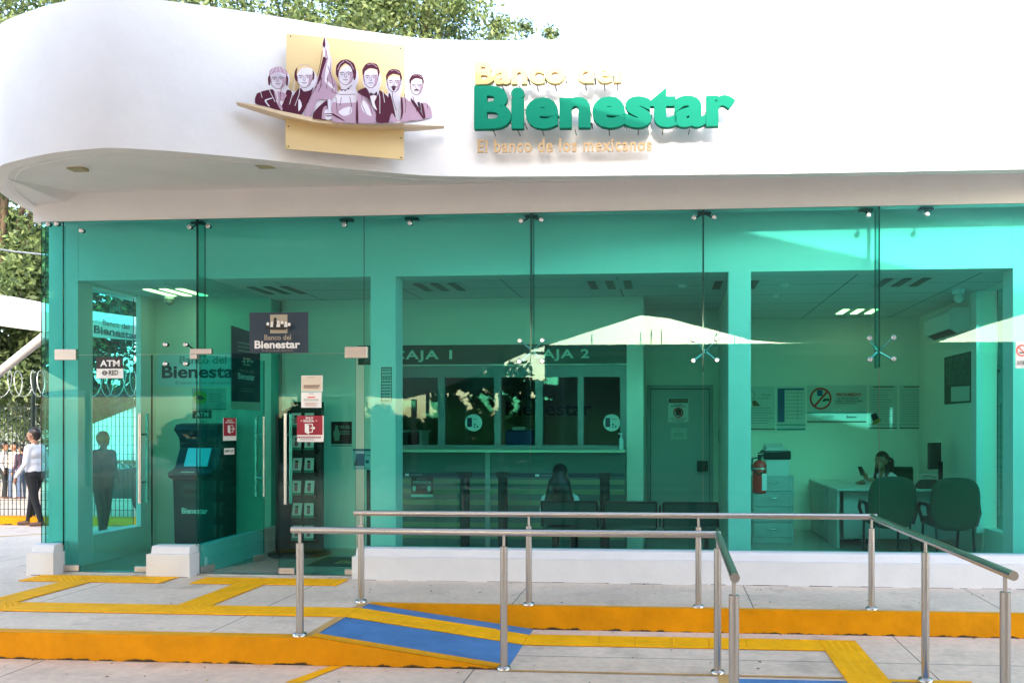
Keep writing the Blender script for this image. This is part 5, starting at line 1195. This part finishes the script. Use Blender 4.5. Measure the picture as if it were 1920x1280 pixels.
# ------------------------------------------------------------------ OUTSIDE: fence, trees, canopies, car
def fence(x0, x1, y, z0, h, label, step=.08):
    t = thing('mesh_fence', label, 'fence', ((x0 + x1) / 2, y, z0), 'dark wire mesh fences')
    m = MB(); x = x0
    while x < x1: m.box(x - .0045, x + .0045, y - .0045, y + .0045, z0, z0 + h, WIRE); x += step
    z = z0 + .05; k = 0
    while z < z0 + h: m.box(x0, x1, y + .004, y + .011, z - .0045, z + .0045, WIRE); z += .17
    m.build('mesh_panel', t)
    x = x0 + .3 if x0 > 0 else P(62, 800, y).x - 2.5 * 2
    while x < x1:
        m = MB(); m.tube([(x, y, z0), (x, y, z0 + h + .12), (x + .22, y - .20, z0 + h + .55)], .035, WIRE, 10); m.build('post', t); x += 2.5
    m = MB(); x = x0; r = .24
    pts = []; n_ = int((x1 - x0) / .22 * 16)
    for i in range(n_): a = i * 2 * math.pi / 16; pts.append((x0 + i * .22 / 16, y - .22 + .0 * a, z0 + h + .36) + () if False else (x0 + i * .22 / 16 + .05 * math.sin(a * .5), y - .15 + r * .5 * math.cos(a), z0 + h + .38 + r * math.sin(a)))
    m.tube(pts, .008, RAZOR, 4, False); m.build('razor_wire', t)
    return t
FYY = 13.6
q = P(60, 900, FYY)
fence(-20, -6.2, FYY, -.2, 2.15, 'dark mesh fence topped with razor wire beyond the left side')
fence(5.0, 14, FYY, -.2, 2.15, 'mesh fence with razor wire outside the right side window')
m = MB(); m.box(-20, -6.2, FYY - .55, FYY - .3, -.21, -.06, ORANGE); m.build('fence_kerb', kind='structure')
m = MB(); m.tube([P(-40, 462, 9.5), P(30, 472, 10), P(90, 478, 10.5)], .012, mat('grey_cable', (.4, .4, .4), .5), 6); tag(m.build('cable'), 'thin grey cable crossing in front of the left trees', 'cable')

def tree(name, x, y, z0, h, spread, label, nclump=70, per=150, leaf=.16, m=LEAF, trunk=.22, seed=1, crown_low=.35, flat=.7, cat='tree', group='trees around the bank'):
    rnd = random.Random(seed); t = thing(name, label, cat, (x, y, z0), group)
    tb = MB(); top = Vector((x + rnd.uniform(-.5, .5), y, z0 + h * .55)); tb.tube([(x, y, z0), (x + .1, y, z0 + h * .25), top], [trunk, trunk * .75, trunk * .45], BARK, 10)
    cl = []
    cz_ = z0 + h * (crown_low + (1 - crown_low) / 2); rz = h * (1 - crown_low) / 2
    for i in range(nclump):
        a = rnd.uniform(0, 2 * math.pi); u = rnd.uniform(-1, 1); rr = rnd.uniform(.45, 1) ** .6
        c = Vector((x + spread * rr * math.sqrt(1 - u * u) * math.cos(a), y + spread * .8 * rr * math.sqrt(1 - u * u) * math.sin(a), cz_ + rz * rr * u))
        cl.append((c, rnd.uniform(.5, 1.15) * spread * .26))
        if i % 5 == 0: tb.tube([top + Vector((0, 0, -h * rnd.uniform(.05, .25))), top.lerp(c, .5) + Vector((0, 0, rnd.uniform(-.2, .4))), c], [trunk * .35, trunk * .2, .02], BARK, 6)
    tb.build('trunk', t)
    vs = []; fs = []
    for c, r in cl:
        for k in range(per):
            d = Vector((rnd.gauss(0, 1), rnd.gauss(0, 1), rnd.gauss(0, 1))).normalized() * r * rnd.random() ** .45; d.z *= flat
            p = c + d; nrm = (d.normalized() * .6 + Vector((rnd.uniform(-1, 1), rnd.uniform(-1, 1), rnd.uniform(-.3, 1)))).normalized()
            a = nrm.orthogonal().normalized(); b = nrm.cross(a); th = rnd.uniform(0, 6.28); a2 = a * math.cos(th) + b * math.sin(th); b2 = nrm.cross(a2); s_ = leaf * rnd.uniform(.6, 1.3)
            o = len(vs); vs += [p - a2 * s_ * .5, p + b2 * s_ * .22, p + a2 * s_ * .5, p - b2 * s_ * .22]; fs.append((o, o + 1, o + 2, o + 3))
    me = bpy.data.meshes.new('crown'); me.from_pydata(vs, [], fs); me.materials.append(m); o = bpy.data.objects.new('crown', me); COL.objects.link(o); o.parent = t; o.matrix_parent_inverse = Matrix.Translation(-t.location)
    return t
# behind the roof
def TR(px, ptop, Y, spread, label, **kw):
    q = P(px, ptop, Y); tree('tree', q.x, Y, -.6, q.z + .6, spread, label, **kw)
TR(500, -190, 19, 4.0, 'bright green tree rising above the fascia beside the emblem', nclump=150, per=330, leaf=.145, seed=3, crown_low=.45)
TR(770, -110, 21, 3.1, 'leafy tree above the roof just left of the raised lettering', nclump=130, per=320, leaf=.145, seed=4)
TR(1022, 28, 23, 1.6, 'small tree top peeping over the roof above the lettering', nclump=55, per=220, leaf=.14, seed=5)
TR(-30, -160, 18, 3.6, 'large tree at the top left corner behind the curved fascia', nclump=130, per=300, leaf=.15, seed=6, crown_low=.2)
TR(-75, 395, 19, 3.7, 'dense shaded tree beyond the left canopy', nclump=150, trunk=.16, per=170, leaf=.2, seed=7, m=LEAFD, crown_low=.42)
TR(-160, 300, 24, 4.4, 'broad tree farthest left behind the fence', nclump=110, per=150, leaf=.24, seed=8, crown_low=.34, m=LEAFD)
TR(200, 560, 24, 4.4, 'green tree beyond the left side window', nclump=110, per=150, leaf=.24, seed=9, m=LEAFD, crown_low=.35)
TR(1880, 470, 21, 4.0, 'green tree seen through the right side window', nclump=120, per=170, leaf=.22, seed=10, crown_low=.1)
TR(2150, 420, 25, 5.0, 'green tree farthest right beyond the office', nclump=100, per=150, leaf=.26, seed=11, crown_low=.1)
# hedge-like greenery behind the left fence
def shrub(x, y, r, seed, label):
    tree('bush', x, y, gz(y), r * 1.3, r, label, nclump=40, per=130, leaf=.15, seed=seed, crown_low=.0, trunk=.06, cat='bush', group='bushes behind the fence')
for i, (px, yy, r) in enumerate(((-60, 27, 2.6), (60, 28, 2.8), (200, 29, 2.6), (330, 29, 2.4))):
    q = P(px, 796, yy); shrub(q.x, yy, r, 20 + i, ['leftmost low bush behind the people', 'low bush behind the man in purple', 'low bush beyond the left side window', 'low bush hidden mostly behind the cash machine room'][i])

# tensile canopy at left with its raking mast
T = thing('tensile_canopy', 'white tensile canopy and raking mast at the left edge', 'canopy', (-12, 12.5, 0))
a = P(-120, 540, 14); b = P(282, 615, 11.6); c_ = P(278, 640, 12.2); d_ = P(-120, 590, 14.6)
m = MB(); N = 12
for i in range(N):
    t0, t1 = i / N, (i + 1) / N
    def pt(A_, B_, t, sag): p = A_.lerp(B_, t); p.z -= sag * 4 * t * (1 - t); return p
    for (A0, B0, s0), (A1, B1, s1) in (((a, b, .06), (P(-120, 520, 18), P(270, 596, 15.5), .1)), ((d_, c_, .06), (a, b, .06))):
        m.quad(pt(A0, B0, t0, s0), pt(A0, B0, t1, s0), pt(A1, B1, t1, s1), pt(A1, B1, t0, s1), CANV)
m.build('membrane', T)
MB().tube([P(-60, 745, 13.4), P(86, 628, 12.9)], .075, mat('mast_grey', (.35, .33, .32), .5), 14).build('mast', T)
# white tent and dark car beyond the left side window
T = thing('white_tent', 'white tent roof beyond the left side window', 'tent', (-14, 18, -.2))
m = MB(); a = P(160, 800, 17.5); b = P(262, 757, 17.5); m.prism([a, P(310, 740, 17.5), P(310, 862, 17.5), P(160, 862, 17.5)], (0, 2.2, 0), CANV); m.build('roof', T)
for px in (162, 308): q = P(px, 830, 17.6); MB().tube([(q.x, 17.6, -.45), (q.x, 17.6, q.z)], .04, RAZOR, 8).build('pole', T)
T = thing('parked_car', 'dark parked car beyond the left side window', 'car', (-11.3, 15.2, -.2))
CARP = mat('car_paint', (.01, .016, .02), .35, coat=.15); CGL = mat('car_glass', (.10, .14, .15), .05, spec=1)
q = P(212, 900, 15); cx0 = q.x; L_ = 4.2
pr = [(0, .3), (0, .75), (.15, .88), (.95, .98), (1.55, 1.40), (2.0, 1.46), (3.0, 1.43), (3.7, 1.05), (4.1, .98), (4.2, .6), (4.15, .3)]
m = MB(); m.prism([(cx0 + x_, 14.9, z_ - .2) for x_, z_ in pr], (0, 1.7, 0), CARP); bevel(m.build('body', T), .08, 3)
m = MB(); m.prism([(cx0 + x_, 14.885, z_ - .2) for x_, z_ in ((1.12, 1.0), (1.62, 1.36), (2.02, 1.39), (2.9, 1.36), (3.45, 1.02))], (0, .02, 0), CGL); m.build('side_window', T)
for wx in (.8, 3.35):
    wh = MB().tube([(cx0 + wx, 14.86, .12), (cx0 + wx, 15.1, .12)], .32, BLACK, 24).build('wheel', T); MB().tube([(cx0 + wx, 14.845, .12), (cx0 + wx, 14.86, .12)], .2, STEELD, 20).build('rim', wh)

# big tensile shade over the forecourt (behind and above the viewer): throws the shade on the front, mirrored in the glass
edge = [(-15, 4.4), (-11, 4.7), (-9, 5.0), (-7.4, 5.4), (-6.5, 5.75), (-5.9, 6.0), (-5.0, 6.2), (-4.08, 6.0), (-2.96, 5.42), (-2.65, 5.23), (-2.09, 4.96), (-.79, 4.55), (-.18, 4.39), (1.14, 4.03)]
edge = [(x * .948, 1.58 + (z - 1.58) * .948) for x, z in edge] + [(2.58, 3.555), (4.5, 3.1), (7.5, 2.5)]
D = 3.0; fe = [Vector((x + SUN.x / -SUN.y * D, 7.3 - D, z + SUN.z / -SUN.y * D)) for x, z in edge]
be = [Vector(p) for p in ((-17, -6, 2.5), (-14, -6, 2.45), (-9.4, -6, 2.44), (-7.2, -6, 2.3), (-5.6, -6, 2.92), (-3.76, -6, 3.7), (-.52, -6, 4.7), (2.58, -6, 3.86), (7.1, -6, 3.73), (8.7, -6, 4.3), (11.5, -6, 5.1), (14, -6, 4.4))]
def resample(pts, n_):
    d = [0]
    for i in range(1, len(pts)): d.append(d[-1] + (pts[i] - pts[i - 1]).length)
    out = []
    for k in range(n_ + 1):
        t = d[-1] * k / n_; i = max(j for j in range(len(d)) if d[j] <= t + 1e-9); i = min(i, len(pts) - 2); out.append(pts[i].lerp(pts[i + 1], (t - d[i]) / (d[i + 1] - d[i])))
    return out
T = thing('forecourt_canopy', 'large tensile canopy over the forecourt shading the bank front', 'canopy', (0, -1, 0))
n_ = 40; A = resample(fe, n_); Bk = resample(be, n_); m = MB(); rows = 10
# keep the exact corner points of the front edge by snapping
vs = []
for r in range(rows + 1):
    t = r / rows
    for i in range(n_ + 1): p = A[i].lerp(Bk[i], t); p.z -= .5 * math.sin(math.pi * t) * .6; vs.append(p)
m.add(vs, [(r * (n_ + 1) + i, r * (n_ + 1) + i + 1, (r + 1) * (n_ + 1) + i + 1, (r + 1) * (n_ + 1) + i) for r in range(rows) for i in range(n_)], mat('shade_membrane', (.55, .52, .47), .7, trans=.12), True)
m.build('membrane', T)
for p in (fe[0], be[3], be[8], be[0]): MB().tube([(p.x, p.y, -.2), p], .08, MATS['mast_grey'], 12).build('mast', T)
def light_blocking_canopy(label, pts, ms):
    T = thing('added_canopy', label, 'canopy', (pts[0][0], pts[0][1], -.2)); m = MB(); m.add(pts, [(0, 1, 2, 3)], MATS['shade_membrane']); m.build('membrane', T)
    for k in ms: p = pts[k]; MB().tube([(p[0], p[1], -.2), p], .07, MATS['mast_grey'], 10).build('mast', T)
light_blocking_canopy('added canopy blocking the sun between the forecourt and the unfinished building', [(-3.9, -2.4, 3.3), (15, -2.4, 3.3), (15, -13.7, 4.2), (-3.9, -13.7, 4.2)], (0, 1, 2, 3))  # added to keep sun off the ground mirrored in the glass
light_blocking_canopy('added low canopy blocking sun and sky opposite the cash machine room', [(-20, -6.2, 2.4), (-9.3, -6.2, 2.4), (-9.3, -14, 3.4), (-20, -14, 3.4)], (0, 1, 2))  # added to shade the left ground and cover sky in the reflection
light_blocking_canopy('added high canopy hiding mirrored sky at the right of the forecourt', [(4.6, -1, 5.2), (11.5, -1, 5.2), (14, -7, 9.0), (4.9, -7, 8.9)], (1, 2))  # added only to hide bright sky from the right-hand glass
# across the forecourt (seen mirrored)
T = thing('opposite_building', 'low unfinished building opposite with rods standing on its roof', 'building', (2, -14, 0))
MB().box(-4.7, 16, -20, -14, -.2, 4.65, mat('opposite_wall', (.22, .23, .18), .8, noise=.2, nscale=2)).build('wall', T)
for x in (-2.9, -1.0, -.6, -.2, 1.9, 2.6, 2.8, 3.1): MB().tube([(x, -14.3, 4.65), (x, -14.3, 5.0 + .3 * random.random())], .02, DARKM, 6).build('rod', T)
LEAFB = mat('leaves_far', (.012, .035, .006), .7)
for i, (x, y, h, sp) in enumerate(((-7.2, -15, 4.6, 2.2), (-9.4, -13.5, 2.05, 1.7), (-13, -14, 2.9, 2.6), (-5.2, -17, 3.9, 1.8))):
    tree('tree', x, y, -.2, h, sp, ['roundish tree opposite the hall windows', 'low tree opposite the entrance doors', 'low tree opposite the cash machine room', 'tree beside the unfinished building opposite'][i], nclump=70, per=160, leaf=.30, seed=40 + i, m=LEAFB, crown_low=.02, group='trees across the forecourt')
for i in range(5):  # hedge row added to cover the sunlit ground mirrored in the glass
    tree('hedge', -4.9 - 4.2 * i, -19.5, -.2, 2.1, 2.4, ['added hedge section next to the unfinished building', 'added hedge section behind the roundish tree', 'added middle hedge section across the forecourt', 'added hedge section behind the low left tree', 'added hedge section farthest along the forecourt'][i], nclump=50, per=140, leaf=.34, seed=60 + i, m=LEAFB, crown_low=.0, trunk=.05, cat='hedge', group='added hedges across the forecourt')
